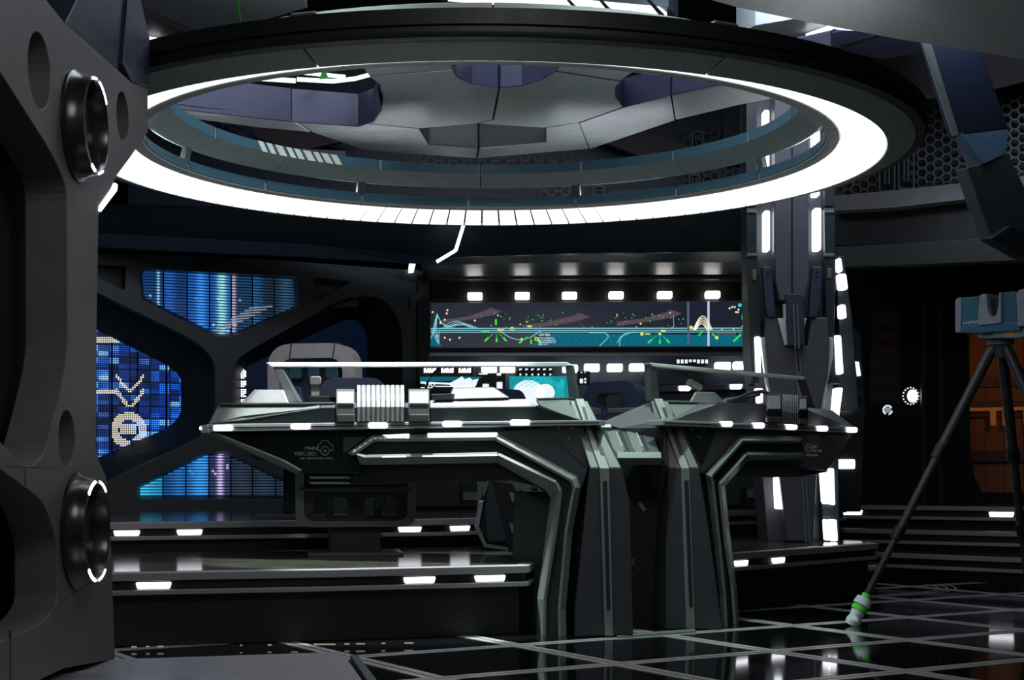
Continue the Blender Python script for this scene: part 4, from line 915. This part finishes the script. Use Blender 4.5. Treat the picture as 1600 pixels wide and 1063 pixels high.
# arch band: outer trim, channel, inner trim
Oo = [(543, 708), (580, 681), (776, 675.5), (903.5, 745), (908, 762), (895, 831), (884.5, 953), (885.5, 999)]
Oi = [(550, 709), (583, 686), (774, 684), (894, 750), (898.5, 763), (886, 831), (875.5, 953), (876.5, 999)]
Ii = [(557, 711), (570, 715.5), (777, 711.5), (868, 755), (874.5, 768), (866, 831), (849, 938), (848, 999)]
Io = [(562, 727), (565, 727), (777, 724), (852, 766), (860, 778), (853, 831), (839, 938), (838, 999)]
def bandp(nm, p, q, off, th, mat): return A(nm, p+q[::-1], off, th, mat)
def sloped(nm, p, q, op, oq, mat, w=WL):
    for i in range(len(p)-1): Q(nm, w, [p[i]+(op,), p[i+1]+(op,), q[i+1]+(oq,), q[i]+(oq,)], .02, mat, .002)
bandp('arch_channel', Oi, Ii, .05, .3, DRK)
sloped('arch_outer_trim', Oo, Oi, .05, .1, GRY); sloped('arch_inner_trim', Ii, Io, .1, .0, GRY)
A('arch_lit_edge_glow', [(597, 679.8), (637, 678), (637, 684.2), (606, 684.6)], .097, .03, E_S, 0); A('arch_lit_edge_glow', [(668, 677), (775, 676), (775, 683), (668, 684)], .1, .03, E_S, 0)  # trim edges glow to imitate overhead light falling on them
A('arch_inner_edge_glow', [(597, 713.2), (634, 712.4), (634, 714.6), (597, 715.2)], .105, .02, E_S, 0); A('arch_inner_edge_glow', [(660, 712), (776, 710.4), (776, 712.6), (660, 714)], .105, .02, E_S, 0)  # same painted light on the inner trim, no lamps here
A('beam_underside', [(560, 738), (565, 726), (777, 723), (862, 776), (845, 762), (800, 752), (560, 756)], -.06, .3, BLK)
A('leg_side', [(848, 780), (862, 775), (856, 831), (842, 938), (842, 998), (832, 998), (834, 905), (800, 880), (803, 770), (812, 766)], -.2, .15, DRK)
A('leg_brace', [(803, 768), (864, 768), (858, 850), (846, 905), (836, 897), (800, 880)], -.25, .25, CHA)
# --- lettering on the left wing
text('lettering', 'MAIN', WL, 495.5, 703.5, 6, PRNT, co, .032, 'RIGHT'); text('lettering', 'YSRC-3021', WL, 495.5, 712, 6, PRNT, co, .032, 'RIGHT')
text('lettering', 'SER  70012 7791206  GF023', WL, 520, 718, 3.4, PRNT, co, .032, 'RIGHT')
S = Print(WL, .033)
lg = [(503, 689), (512, 689), (516, 695), (520, 695), (520, 704), (516, 704), (511, 711), (504, 711), (500, 704), (497, 704), (497, 695), (500, 695), (503, 689)]
S.line(lg, 1.1).line([(501, 704), (505, 698), (511, 698), (515, 704)], 1.1).done('emblem', PRNT, co)
text('lettering', 'A', WL, 508, 707.5, 6, PRNT, co, .032, 'CENTER')
# --- right wing
B('belt', [(1036, 656.5), (1335, 669), (1336, 677), (1036, 665)], .09, .12, LGR, .004)
B('belt_groove', [(1040, 660.2), (1332, 672), (1332, 673.2), (1040, 661.4)], .092, .01, BLK, 0)
for u, v in ((1137, 662.5), (1187, 665), (1238, 667.5), (1286, 670), (1332, 672)): B('belt_light', rrect(u-8, v-4.2, u+8, v+4.2, 4, 4), .1, .03, E_W, 0)
B('fascia', [(1048, 657), (1120, 632), (1120, 629), (1186, 631), (1250, 640), (1262, 641), (1330, 668), (1300, 667)], .05, .3, CHR)
Q('end_facet', WR, [(1328, 667, .056), (1258, 643, .0), (1262, 637, -.1), (1300, 641, -.2), (1336, 668, .02)], .02, GRY)
Q('end_tray', WR, [(1058, 655, .03), (1045, 629, -.12), (1113, 630, -.12), (1116, 637, -.02)], .02, GRY)
B('end_tray_rim', [(1042, 626), (1115, 627.5), (1117, 631), (1044, 629)], -.1, .06, GRY)
Q('end_tray_edge', WR, [(1056, 656, .055), (1060, 653, .055), (1113, 632, .02), (1117, 634, .03)], .015, LGR)
B('console_top', [(1045, 635), (1260, 644), (1258, 650), (1045, 643)], -.1, .5, CHA)
mainr = [(1062, 666), (1333, 678), (1292, 736), (1258, 731), (1256, 705), (1250, 681), (1156, 682), (1102, 741), (1096, 740)]
B('lower_body', mainr, .03, .3, CHR)
B('corner_plate', [(1066, 667), (1122, 669), (1098, 728)], .036, .02, DRK, .002)
for u, v in ((1082, 671.5), (1101, 672), (1092, 682), (1095, 684.5)): B('screw', ell(u, v, 1.8, 2.2, 10), .04, .01, SIL, 0)
Ro = [(1256, 681), (1156, 681), (1102, 741), (1105, 760), (1116, 855), (1124, 930), (1127, 981)]
Rm = [(1252, 689), (1160, 688.5), (1110, 745), (1113, 762), (1123, 855), (1130, 930), (1133, 981)]
Rn = [(1256, 712), (1167, 711.5), (1126, 757), (1128, 770), (1137, 855), (1146, 915), (1151, 979)]
Rk = [(1256, 720), (1170, 720), (1133, 760), (1134, 772), (1143, 855), (1151, 915), (1156, 979)]
B('arch_channel', Rm+[(1259, 705)]+Rn[::-1] if False else Rm[::-1]+[(1258, 704)]+Rn, .05, .3, DRK)
sloped('arch_outer_trim', Ro, Rm, .05, .1, GRY, WR); sloped('arch_inner_trim', Rn, Rk, .1, .0, GRY, WR)
B('beam_underside', [(1170, 720), (1256, 720), (1296, 737), (1250, 746), (1148, 746), (1136, 758)], -.06, .3, CHA)
text('lettering', 'MAIN', WR, 1268, 700.5, 4.4, PRN2, co, .032); text('lettering', 'YSRC-3021', WR, 1268.5, 706.5, 4.4, PRN2, co, .032); text('lettering', 'SER 70012 7791206', WR, 1258.5, 713, 3, PRN2, co, .032)
S = Print(WR, .033); S.line([(1262, 694), (1265, 694), (1266.5, 697), (1267.5, 697), (1267.5, 704), (1265.5, 704), (1264.5, 707), (1262, 707), (1260.5, 704), (1258.5, 704), (1258.5, 697), (1260, 697), (1262, 694)], .9).line([(1261, 704), (1262, 699), (1265, 699), (1266, 704)], .8); S.done('emblem', PRN2, co)
# --- pylons
def pylon(Y, Yt, knee, low, top, strip_k, strip_t, strip_b, side_w, slots):
    f = front(Y); bk = Vector((0, .4, 0))
    prism('pylon_lower', f.poly(low), bk, PYL, co, .006)
    k = f.poly(knee); t = [at(u, v, Yt) for u, v in top]
    loft('pylon_upper', [[k[0], k[1], k[1]+bk, k[0]+bk], [t[0], t[1], t[1]+Vector((0, .12, 0)), t[0]+Vector((0, .12, 0))]], GRY, co, .006)
    e = .014
    def sp_(u, v, lift=e):      # point on the sloped face (interpolates depth by row)
        s = (731-v)/(731-624.); yy = Y+(Yt-Y)*max(0, s); return at(u, v, yy-lift)
    plate('pylon_strip', [sp_(strip_k[0], 732), sp_(strip_k[1], 732), sp_(strip_t[1], 623), sp_(strip_t[0], 623)], .03, LGR, co, .002)
    plate('pylon_strip', [f.px(strip_k[0], 732, e), f.px(strip_k[1], 732, e), f.px(strip_b[1], strip_b[2], e), f.px(strip_b[0], strip_b[2], e)], .03, GRY, co, .002)
    for q_ in slots:
        if q_[0][1] < 730: plate('strip_slot', [sp_(u, v, e+.002) for u, v in q_], .006, BLK, co, 0)
        else: plate('strip_slot', [f.px(u, v, e+.002) for u, v in q_], .006, BLK, co, 0)
    for sg_ in (0, 1): plate('pylon_seam', [sp_(strip_k[sg_]+(-1.6 if sg_ == 0 else 0), 731, .003), sp_(strip_k[sg_]+(0 if sg_ == 0 else 1.6), 731, .003), sp_(strip_t[sg_]+(0 if sg_ == 0 else 1.2), 626, .003), sp_(strip_t[sg_]+(-1.2 if sg_ == 0 else 0), 626, .003)], .004, BLK, co, 0)
pylon(9.07, 9.32, [(922, 731.5), (971, 731.5)], [(922, 731), (971, 731), (984, 786), (989.5, 992), (898, 996), (899, 953)], [(890, 626), (918, 627)], (937, 952), (899, 912), (945, 958, 994), 0,
      [[(909, 636), (914, 636), (920, 656), (915, 656)], [(922, 667), (929, 667), (945, 711), (939, 711)], [(942, 752), (948.5, 752), (954, 954), (948, 954)]])
pylon(9.5, 9.68, [(1044, 731.5), (1092, 731.5)], [(1045, 731), (1092, 731), (1107, 825), (1124, 950), (1128, 984), (1040, 984), (1040, 860)], [(1017, 627), (1044, 628)], (1064, 1077), (1022, 1035), (1072, 1086, 983), 0,
      [[(1034, 637), (1039.5, 637), (1046, 656), (1041, 656)], [(1047, 667), (1053, 667), (1068, 711), (1062, 711)], [(1069, 751), (1076, 751), (1083, 949), (1077, 949)]])
# side face of right pylon, wedge, control pod between the pylons
loft('pylon_side', [[at(1045, 735, 9.53), at(1027, 790, 9.95), at(1016, 979, 10.0), at(1040, 983, 9.53)], [at(1060, 735, 9.6), at(1045, 790, 10.1), at(1040, 979, 10.1), at(1060, 983, 9.6)]], CHA, co, .004)
plate('wedge', [at(939, 660, 9.75), at(1018, 627, 9.86), at(1034, 657, 9.5), at(1030, 669, 9.5), at(968, 669, 9.6)], .08, CHR, co, .004)
plate('pod_neck', [at(1030, 667, 9.45), at(1038, 667, 9.5), at(1046, 732, 9.5), at(1027, 790, 9.8), at(1035, 720, 9.5)], .05, CHA, co, .003)
podT = [at(942, 671, 9.62), at(1018, 671, 9.62), at(1034, 716, 9.32), at(964, 716, 9.32)]
plate('pod_top', podT, .05, CHA, co, .006)
plate('pod_front', [at(964, 716.5, 9.32), at(1034, 716.5, 9.32), at(1034, 722, 9.35), at(966, 722, 9.35)], .05, CHA, co, .004)
def pod(u, v, l): s = (v-671)/(716-671.); return at(u, v, 9.62-.3*s-l)
for a in (0, 31):
    plate('pod_paddle', [pod(948+a, 674, .012), pod(961+a*.95, 674, .012), pod(977+a*.95, 703, .012), pod(974+a*.95, 706, .012), pod(962+a, 706, .012), pod(958+a, 702, .012)], .02, GRY, co, .003)
    plate('pod_slot', [pod(966+a, 675, .003), pod(971+a, 675, .003), pod(987+a*.98, 711, .003), pod(982+a*.98, 711, .003)], .004, BLK, co, 0)
    plate('pod_rail', [pod(961+a, 674, .018), pod(964+a, 674, .018), pod(974+a, 698, .018), pod(971+a, 698, .018)], .01, LGR, co, 0)
plate('pod_clip', [at(938, 663, 9.3), at(954, 663, 9.3), at(956, 668, 9.28), at(941, 668, 9.28)], .03, LGR, co, .002)
slab('recess_back', front(9.95), [(960, 718), (1045, 718), (1045, 985), (975, 985)], 0, .05, BLK, co, 0)
plate('door_tag', [at(997, 787, 9.93), at(1002, 785, 9.93), at(1010, 797, 9.93), at(1005, 800, 9.93)], .01, LGR, co, 0)
plate('threshold', [on_z(962, 991, .012), on_z(1085, 983, .012), on_z(1088, 986, .012), on_z(965, 995, .012)], .01, GRY, co, .001)
# --- guard rails
def rail(w, bar, struts, off):
    for nm, px, mt, th in [('guard_bar', bar, RAILM, .06)]: slab(nm, w, px, off, th, mt, co, .004)
    for px in struts: slab('guard_strut', w, px, off-.005, .05, CHA, co, .004)
rail(WL, [(415, 567), (420, 566.5), (884, 566), (893, 571), (886, 572.5), (424, 573.5)], [[(426, 573), (440, 573), (468, 628), (452, 630)], [(883, 571), (894, 571), (903, 622), (889, 624)]], -.2)
rail(WR, [(1015, 567), (1258, 589), (1257, 594), (1020, 573)], [[(1016, 570), (1025, 572), (1031, 625), (1018, 627)], [(1254, 590), (1258, 591), (1275, 640), (1269, 640)]], -.2)

# ================================================================ DEVICES ON THE CONSOLE
def dev(name, label, cat, w, u, v, off=-.15): return thing(name, label, cat, tuple(w.px(u, v, off)))
d = dev('silver_cover', 'bright silver sloped cover at the left tip of the console', 'cover', WL, 415, 631)
loft('cover', [WL.poly([(380, 631), (452, 631)], -.06)+WL.poly([(452, 631), (380, 631)], -.36), WL.poly([(402, 609), (443, 609)], -.12)+WL.poly([(443, 609), (402, 609)], -.3)], SIL, d, .008)
loft('end_cheek', [WL.poly([(376, 631), (381, 631)], -.06)+WL.poly([(381, 631), (376, 631)], -.36), WL.poly([(398, 609), (403, 609)], -.12)+WL.poly([(403, 609), (398, 609)], -.3)], GRY, d, .004)
d = dev('joystick', 'small silver joystick on a black pad beside the ribbed drum', 'joystick', WL, 497, 629)
slab('pad', WL, [(482, 619), (515, 619), (513, 628), (485, 628)], -.05, .16, BLK, d)
loft('grip', [WL.poly(rrect(486, 600, 499, 619, 2), -.1), WL.poly(rrect(486, 600, 499, 619, 2), -.16)], GRY, d, .003)
loft('knob', [WL.poly(rrect(484, 588, 502, 602, 5, 4), -.09), WL.poly(rrect(485, 589, 502, 602, 5, 4), -.17)], SIL, d, .006)
def drum(w, u0, u1, v0, vm, v1, n, name, label, ck, skew=0):
    d = thing(name, loc=tuple(w.px((u0+u1)/2, v1, 0)-co.location)); d.parent = co; d['label'] = label
    # body as a lathe-like half profile extruded along the wing
    prof = [(v1, .11), (vm+4, .115), (vm-6, .09), ((v0+vm)/2-2, .05), (v0+4, .0), (v0, -.08), (v0+2, -.2), (v1, -.24)]
    def sl(u, lift): return [w.px(u, v+skew*(u-u0)-lift*20*(1 if o < .1 else 0), o+lift) for v, o in prof]
    loft('body', [sl(u0+1, -.008), sl(u1-1, -.008)], CHA, d, .004)
    st_ = (u1-u0)/n
    for k in range(n): loft('rib', [sl(u0+k*st_+st_*.15, .006), sl(u0+k*st_+st_*.72, .006)], ck, d, .002)
    return d
def clampb(w, u0, u1, v0, vm, vl, v1, label, mat, skew=0):
    d = thing('drum_clamp', loc=tuple(w.px((u0+u1)/2, v1, 0)-co.location)); d.parent = co; d['label'] = label
    prof = [(v1, .125), (vl, .13), (vm, .125), (v0+2, .02), (v0, -.05), (v0, -.2), (v1, -.24)]
    loft('block', [[w.px(u0, v, o) for v, o in prof], [w.px(u1, v+skew, o) for v, o in prof]], mat, d, .006)
    plate('face_plate', [w.px(u0+2, vm-1, .133), w.px(u1-2, vm-1+skew, .133), w.px(u1-2, v0+4+skew, .035), w.px(u0+2, v0+4, .035)], .02, LGR, d, .002)
    plate('foot_plate', [w.px(u0+2, v1-1, .13), w.px(u1-1, v1-1+skew, .13), w.px(u1-1, vl+skew, .135), w.px(u0+2, vl, .135)], .02, GRY, d, .002)
clampb(WL, 525, 554, 608, 631, 648, 660, 'grey clamp at the left end of the large ribbed drum', CHA)
drum(WL, 557, 633, 602, 632, 659, 10, 'ribbed_drum', 'large silver ribbed drum on the left console wing', RIBM)
clampb(WL, 638, 671, 608, 631, 648, 659, 'bright clamp at the right end of the large ribbed drum', CHA)
d = dev('black_keypad', 'flat black keypad beside the bright drum clamp', 'keypad', WL, 690, 626)
slab('pad', WL, [(673, 616), (706, 615), (706, 624), (674, 625)], -.05, .15, BLK, d); slab('stem', WL, [(690, 624), (694, 624), (693, 637), (692, 637)], -.06, .03, BLK, d)
d = dev('console_monitor', 'tilted silver backed monitor on the left console wing', 'monitor', WL, 750, 626)
loft('shell', [WL.poly([(700, 625), (797, 622)], -.08)+WL.poly([(797, 622), (700, 625)], -.3), WL.poly([(707, 606), (772, 605)], -.14)+WL.poly([(772, 605), (707, 606)], -.2)], CHA, d, .01)
plate('back_cover', [WL.px(714, 623, -.075), WL.px(788, 621, -.075), WL.px(769, 607.5, -.13), WL.px(712, 608.5, -.13)], .006, GRY, d, .002)
d = dev('silver_cover', 'small silver hood on the right console wing', 'cover', WR, 1100, 631)
loft('hood', [WR.poly([(1076, 630), (1134, 630)], -.1)+WR.poly([(1134, 630), (1076, 630)], -.4), WR.poly([(1086, 612), (1117, 613)], -.16)+WR.poly([(1117, 613), (1086, 612)], -.34)], SIL, d, .01)
tube('microphone', [WR.px(1077, 598, -.25), WR.px(1093, 606, -.25)], .025, LGR); tag(bpy.data.objects['microphone'], 'pale stubby microphone above the small silver hood', 'microphone')
clampb(WR, 1198, 1222, 614, 640, 652, 661, 'dark clamp at the near end of the small ribbed drum', DRK)
drum(WR, 1222, 1248, 616, 640, 663, 8, 'ribbed_drum', 'small dark ribbed drum on the right console wing', LGR, .06)
clampb(WR, 1248, 1262, 619, 640, 655, 664, 'dark clamp at the far end of the small ribbed drum', BLK)
d = dev('gooseneck_lamp', 'thin gooseneck lamp in front of the small ribbed drum', 'lamp', WR, 1165, 626)
tube('arm', [WR.px(1133, 626, -.1), WR.px(1170, 620, -.1), WR.px(1186, 616, -.1)], .014, GRY, d)
tube('cable', [WR.px(1150, 624, -.08), WR.px(1172, 614, -.05), WR.px(1190, 612, -.05), WR.px(1205, 616, -.02)], .012, CHA, d)
slab('lamp', WR, rrect(1184, 607, 1192, 616, 3), -.1, .03, E_V, d, 0)
tube('cable', [front(14.6).px(690, 572), front(14.6).px(676, 585), front(14.6).px(668, 598), front(14.6).px(664, 612)], .012, BLK); tag(bpy.data.objects['cable'], 'black cable curling in front of the left rear monitor', 'cable') if bpy.data.objects['cable'].parent is None else None
for o in [o for o in bpy.data.objects if o.name.startswith('cable') and o.type == 'MESH' and o.parent is None]: tag(o, 'black cable curling in front of the left rear monitor', 'cable')

# ================================================================ CHAIRS
def loc_prism(name, pts2, z0, y0, y1, mat, parent, bevel=.01, holes=()):
    """outline in local x,z extruded from y0 to y1"""
    f = lambda P: [Vector((x, y0, z+z0)) for x, z in P]
    return prism(name, f(pts2), Vector((0, y1-y0, 0)), mat, parent, bevel, [f(h) for h in holes], local=True)
def work_chair(label, loc, rz, wide=.78):
    c = thing('swivel_chair', label, 'chair', loc, rz, 'navy swivel chairs behind the console')
    h = wide/2
    box('base_plate', (0, 0, .012), (.62, .5, .024), GRY, c, local=True); box('pedestal', (0, 0, .1), (.34, .3, .165), DRK, c, bevel=.01, local=True)
    tube('stem', [(0, 0, .17), (0, 0, .22)], .06, BLK, c, local=True)
    shell = round_poly([(-h, .56), (-h, .19), (h, .19), (h, .56)], [.02, .09, .09, .02], 5)
    inner = round_poly([(-h+.055, .56), (-h+.055, .23), (h-.055, .23), (h-.055, .56)], [.02, .07, .07, .02], 5)
    loc_prism('seat_frame', shell, 0, -.24, .24, GRY, c, .012, [[p for p in inner]] if False else ())if False else None
    rim = shell+inner[::-1]
    prism('seat_frame', [Vector((x, -.25, z)) for x, z in rim], Vector((0, .5, 0)), GRY, c, .008, local=True)
    w1 = round_poly([(-h+.12, .385), (-h+.12, .25), (-.055, .25), (-.055, .385)], .03, 3); w2 = [(-x, z) for x, z in w1]
    for y in (-.24,): loc_prism('seat_apron', round_poly([(-h+.05, .42), (-h+.05, .225), (h-.05, .225), (h-.05, .42)], [.005, .06, .06, .005], 4), 0, y, y+.04, BLK, c, .006, [w1, w2])
    loc_prism('apron_lip', [(-h+.03, .445), (h-.03, .445), (h-.03, .425), (-h+.03, .425)], 0, -.262, -.2, CHA, c, .004)
    for z in (.485, .52): loc_prism('seat_strip', [(-h+.09, z), (-.05, z), (-.03, z-.014), (-h+.1, z-.014)], 0, -.262, -.235, RAILM, c, .002)
    for x in (-h*.42, h*.42): box('inner_bracket', (x, .1, .30), (.05, .1, .14), LGR, c, local=True)
    box('inner_shelf', (0, .15, .245), (wide-.14, .16, .015), LGR, c, local=True)
    box('seat_cushion', (0, 0, .50), (wide-.12, .46, .1), NAVY, c, bevel=.03, local=True)
    bk = round_poly([(-.23, .55), (-.25, 1.08), (-.18, 1.19), (.18, 1.19), (.25, 1.08), (.23, .55)], [.03, .06, .06, .06, .06, .03], 4)
    hole = round_poly([(-.1, 1.0), (-.1, 1.1), (.1, 1.1), (.1, 1.0)], .035, 3)
    loc_prism('backrest', bk, 0, .2, .3, NAVY, c, .02, [hole])
    loc_prism('handle_rim', round_poly([(-.12, .98), (-.12, 1.12), (.12, 1.12), (.12, .98)], .045, 3)+round_poly([(-.1, 1.0), (-.1, 1.1), (.1, 1.1), (.1, 1.0)], .035, 3)[::-1], 0, .188, .2, DRK, c, .003)
    for z in (.62, .745, .87): loc_prism('back_pad', round_poly([(-.19, z), (-.19, z+.11), (.19, z+.11), (.19, z)], .015, 2), 0, .185, .2, NAVY, c, .006)
    return c
work_chair('navy swivel chair behind the large ribbed drum', (-1.05, 10.45, .41), R(8))
work_chair('navy swivel chair with open headrest between the two pylons', (.57, 10.9, .41), R(-38), .6)
work_chair('navy swivel chair half hidden behind the console monitor', (.12, 11.95, .41), R(50), .6)
# white arched chair on the upper platform
cb_ = thing('arched_chair', 'grey white arched command chair behind the left guard rail', 'chair', (-1.49, 11.75, .62), R(-12))
def arch(w, z0, z1, r, n=8): return round_poly([(-w, z0), (-w*1.02, z1), (w*1.02, z1), (w, z0)], [.01, r, r, .01], n)
oA = arch(.335, .55, 1.30, .2); iA = arch(.245, .55, 1.19, .12)
prism('back_frame', [Vector((x, -.06, z)) for x, z in oA+iA[::-1]], Vector((0, .2, 0)), MAUVE, cb_, .025, local=True)
for xs in (-.17, .17): loc_prism('frame_seam', [(xs, 1.18), (xs+.006, 1.18), (xs+.006+.02, 1.31), (xs+.02, 1.31)], 0, -.066, .1, BLK, cb_, 0)
loc_prism('back_pad', round_poly([(-.23, .56), (-.23, 1.17), (.23, 1.17), (.23, .56)], .06, 4), 0, .07, .12, BLUEP, cb_, .015)
for x0, x1 in ((-.2, -.09), (-.05, .05), (.09, .2)): loc_prism('headrest_pad', round_poly([(x0, 1.04), (x0+.01, 1.15), (x1-.01, 1.15), (x1, 1.04)], .03, 3), 0, .0, .07, TEAL, cb_, .012)
for s_ in (-1, 1): loc_prism('side_bolster', [(s_*.22, .6), (s_*.22, 1.0), (s_*.1, .98), (s_*.06, .8), (s_*.14, .62)], 0, .0, .07, TEAL, cb_, .012)
box('seat', (0, -.25, .5), (.6, .56, .14), NAVY, cb_, bevel=.04, local=True); box('pedestal', (0, -.1, .22), (.3, .3, .42), DRK, cb_, bevel=.02, local=True); box('base_plate', (0, -.1, .015), (.6, .6, .03), CHA, cb_, local=True)
for s_ in (-1, 1): box('armrest', (s_*.36, -.25, .74), (.09, .5, .07), CHA, cb_, bevel=.02, local=True); box('arm_post', (s_*.36, -.15, .62), (.06, .12, .18), CHA, cb_, local=True)
# angular hull under the left arch
hl = thing('angular_seat_base', 'angular black seat base with silver edge under the console arch', 'seat base', tuple(at(772, 862, 11.0)))
HW = front(11.0)
slab('side_panel', HW, [(762, 752), (771, 760), (792, 845), (762, 848), (758, 800)], .02, .2, DRK, hl); slab('core', HW, [(757, 762), (764, 750), (800, 755), (812, 780), (806, 855), (770, 856), (748, 825), (750, 783)], -.02, .35, BLK, hl)
plate('silver_edge', [HW.px(748, 784, .03), HW.px(756, 782, .03), HW.px(748, 825, .03), HW.px(741, 823, .03)], .03, SIL, hl); plate('silver_edge', [HW.px(741, 824, .03), HW.px(748, 822, .03), HW.px(760, 850, .03), HW.px(794, 856, .03), HW.px(794, 861, .03), HW.px(757, 856, .03)], .03, GRY, hl)
plate('top_edge', [HW.px(756, 778, .02), HW.px(755, 770, .02), HW.px(761, 752, .02), HW.px(764, 752, .02)], .02, GRY, hl); slab('foot', HW, [(775, 860), (806, 860), (806, 871), (775, 871)], 0, .2, CHA, hl)
for v in (772, 820): plate('rear_fin', [HW.px(795, v-2, 0), HW.px(811, v, .0), HW.px(811, v+9, 0), HW.px(800, v+14, 0)], .05, GRY, hl)

# ================================================================ TRIPOD AND SCANNER
tr = thing('tripod', 'black carbon tripod with one leg wrapped in white cloth', 'tripod', (3.06, 9.9, 0))
ap = Vector((3.083, 9.9, 1.74))
feet = [Vector((2.115, 9.78, .0)), Vector((3.62, 9.05, 0)), Vector((3.62, 10.95, 0))]
CARB = pm('carbon_tube', (.03, .032, .035), .4)
for k, f_ in enumerate(feet):
    h = ap+(f_-ap).normalized()*.04+Vector(((f_-ap).x, (f_-ap).y, 0)).normalized()*.05; d_ = f_-h
    lg_ = tube('leg', [h, h+d_*.36], .034, CARB, tr, 12)
    tube('lower_leg', [h+d_*.36, h+d_*.66], .028, CARB, lg_, 12); tube('foot_section', [h+d_*.66, h+d_*.985], .022, CARB, lg_, 12)
    tube('collar', [h+d_*.34, h+d_*.39], .042, BLK, lg_, 12); tube('collar', [h+d_*.64, h+d_*.685], .036, BLK, lg_, 12); tube('hinge', [h-d_*.03, h+d_*.06], [.03, .034], CHA, lg_, 10)
    if k == 0:
        rs = [.045, .05, .042, .046, .04, .05, .043]; tube('cloth_wrap', [h+d_*(.905+.0155*i)+Vector((0, -.004*(i % 2), 0)) for i in range(7)], rs, WHT, lg_, 14)
        tube('cloth_wrap', [h+d_*.9, h+d_*.925], [.05, .058], WHT, lg_, 14); tube('tape_band', [h+d_*.93, h+d_*.945], .052, GRN, lg_, 14); tube('tape_band', [h+d_*.885, h+d_*.9], .03, GRN, lg_, 10)
    if k == 1: tube('white_tag', [h+d_*.19, h+d_*.21], .029, WHT, lg_, 12)
tube('head', [ap+Vector((0, 0, -.06)), ap+Vector((0, 0, .02))], [.05, .06], CHA, tr, 16); tube('head_plate', [ap+Vector((0, 0, .02)), ap+Vector((0, 0, .05))], .085, GRY, tr, 20)
sn = thing('laser_scanner', 'teal and grey laser scanner mounted on the tripod', 'scanner', (ap.x, ap.y, ap.z+.05))
WS = uvY(1492, 10.12, 1600, 9.72)
def Z(nm, px, off, th, mat, bev=.008, **k): return slab(nm, WS, px, off, th, mat, sn, bev, **k)
Z('end_cap', round_poly([(1492, 469), (1497, 465), (1502, 464.5), (1501, 520), (1492, 520)], 2, 2), .12, .26, SGR)
Z('body', [(1501.5, 465), (1529, 463), (1527, 519), (1501, 520)], .11, .24, CYAN); Z('body', [(1562, 457), (1587, 455), (1589, 512), (1562, 516)], .11, .24, CYAN)
Z('lower_body', [(1501, 509), (1590, 503), (1594, 517), (1527, 521), (1501, 520)], .118, .25, CYAN)
yo = [(1530, 462), (1535, 459.5), (1541, 459)]+[(1542+ (0 if k == 0 else 0)+9*(1-math.cos(R(180*k/10))) , 470+26*math.sin(R(180*k/10))) for k in range(11)]+[(1561, 457.5), (1564, 456.5), (1564, 505), (1527, 508.5)]
Z('yoke', yo, .13, .28, SGR, .004)
Z('scan_mirror', [(1542, 464), (1560, 463), (1560, 480), (1556, 494), (1551, 497), (1546, 494), (1542, 480)], .09, .2, BLKg); Z('end_cap', round_poly([(1587, 458), (1593, 452), (1610, 450), (1612, 508), (1589, 511)], 3, 2), .125, .28, SGR)
Z('base', [(1526, 516), (1600, 513), (1600, 526), (1590, 528), (1528, 529)], .09, .22, SGR); Z('caution_label', rrect(1572, 516.5, 1585, 524, 1), .094, .006, YEL, 0)
Z('connector_panel', [(1532, 519), (1552, 518), (1552, 526), (1532, 527)], .093, .006, GRY, 0)
for u in (1536, 1541, 1546): Z('connector', rrect(u, 520, u+3, 524, 1), .097, .01, BLK, 0)
text('lettering', 'surphaser', WS, 1504, 507, 6, PRN2, sn, .122)
# orange work things at the doorway foot
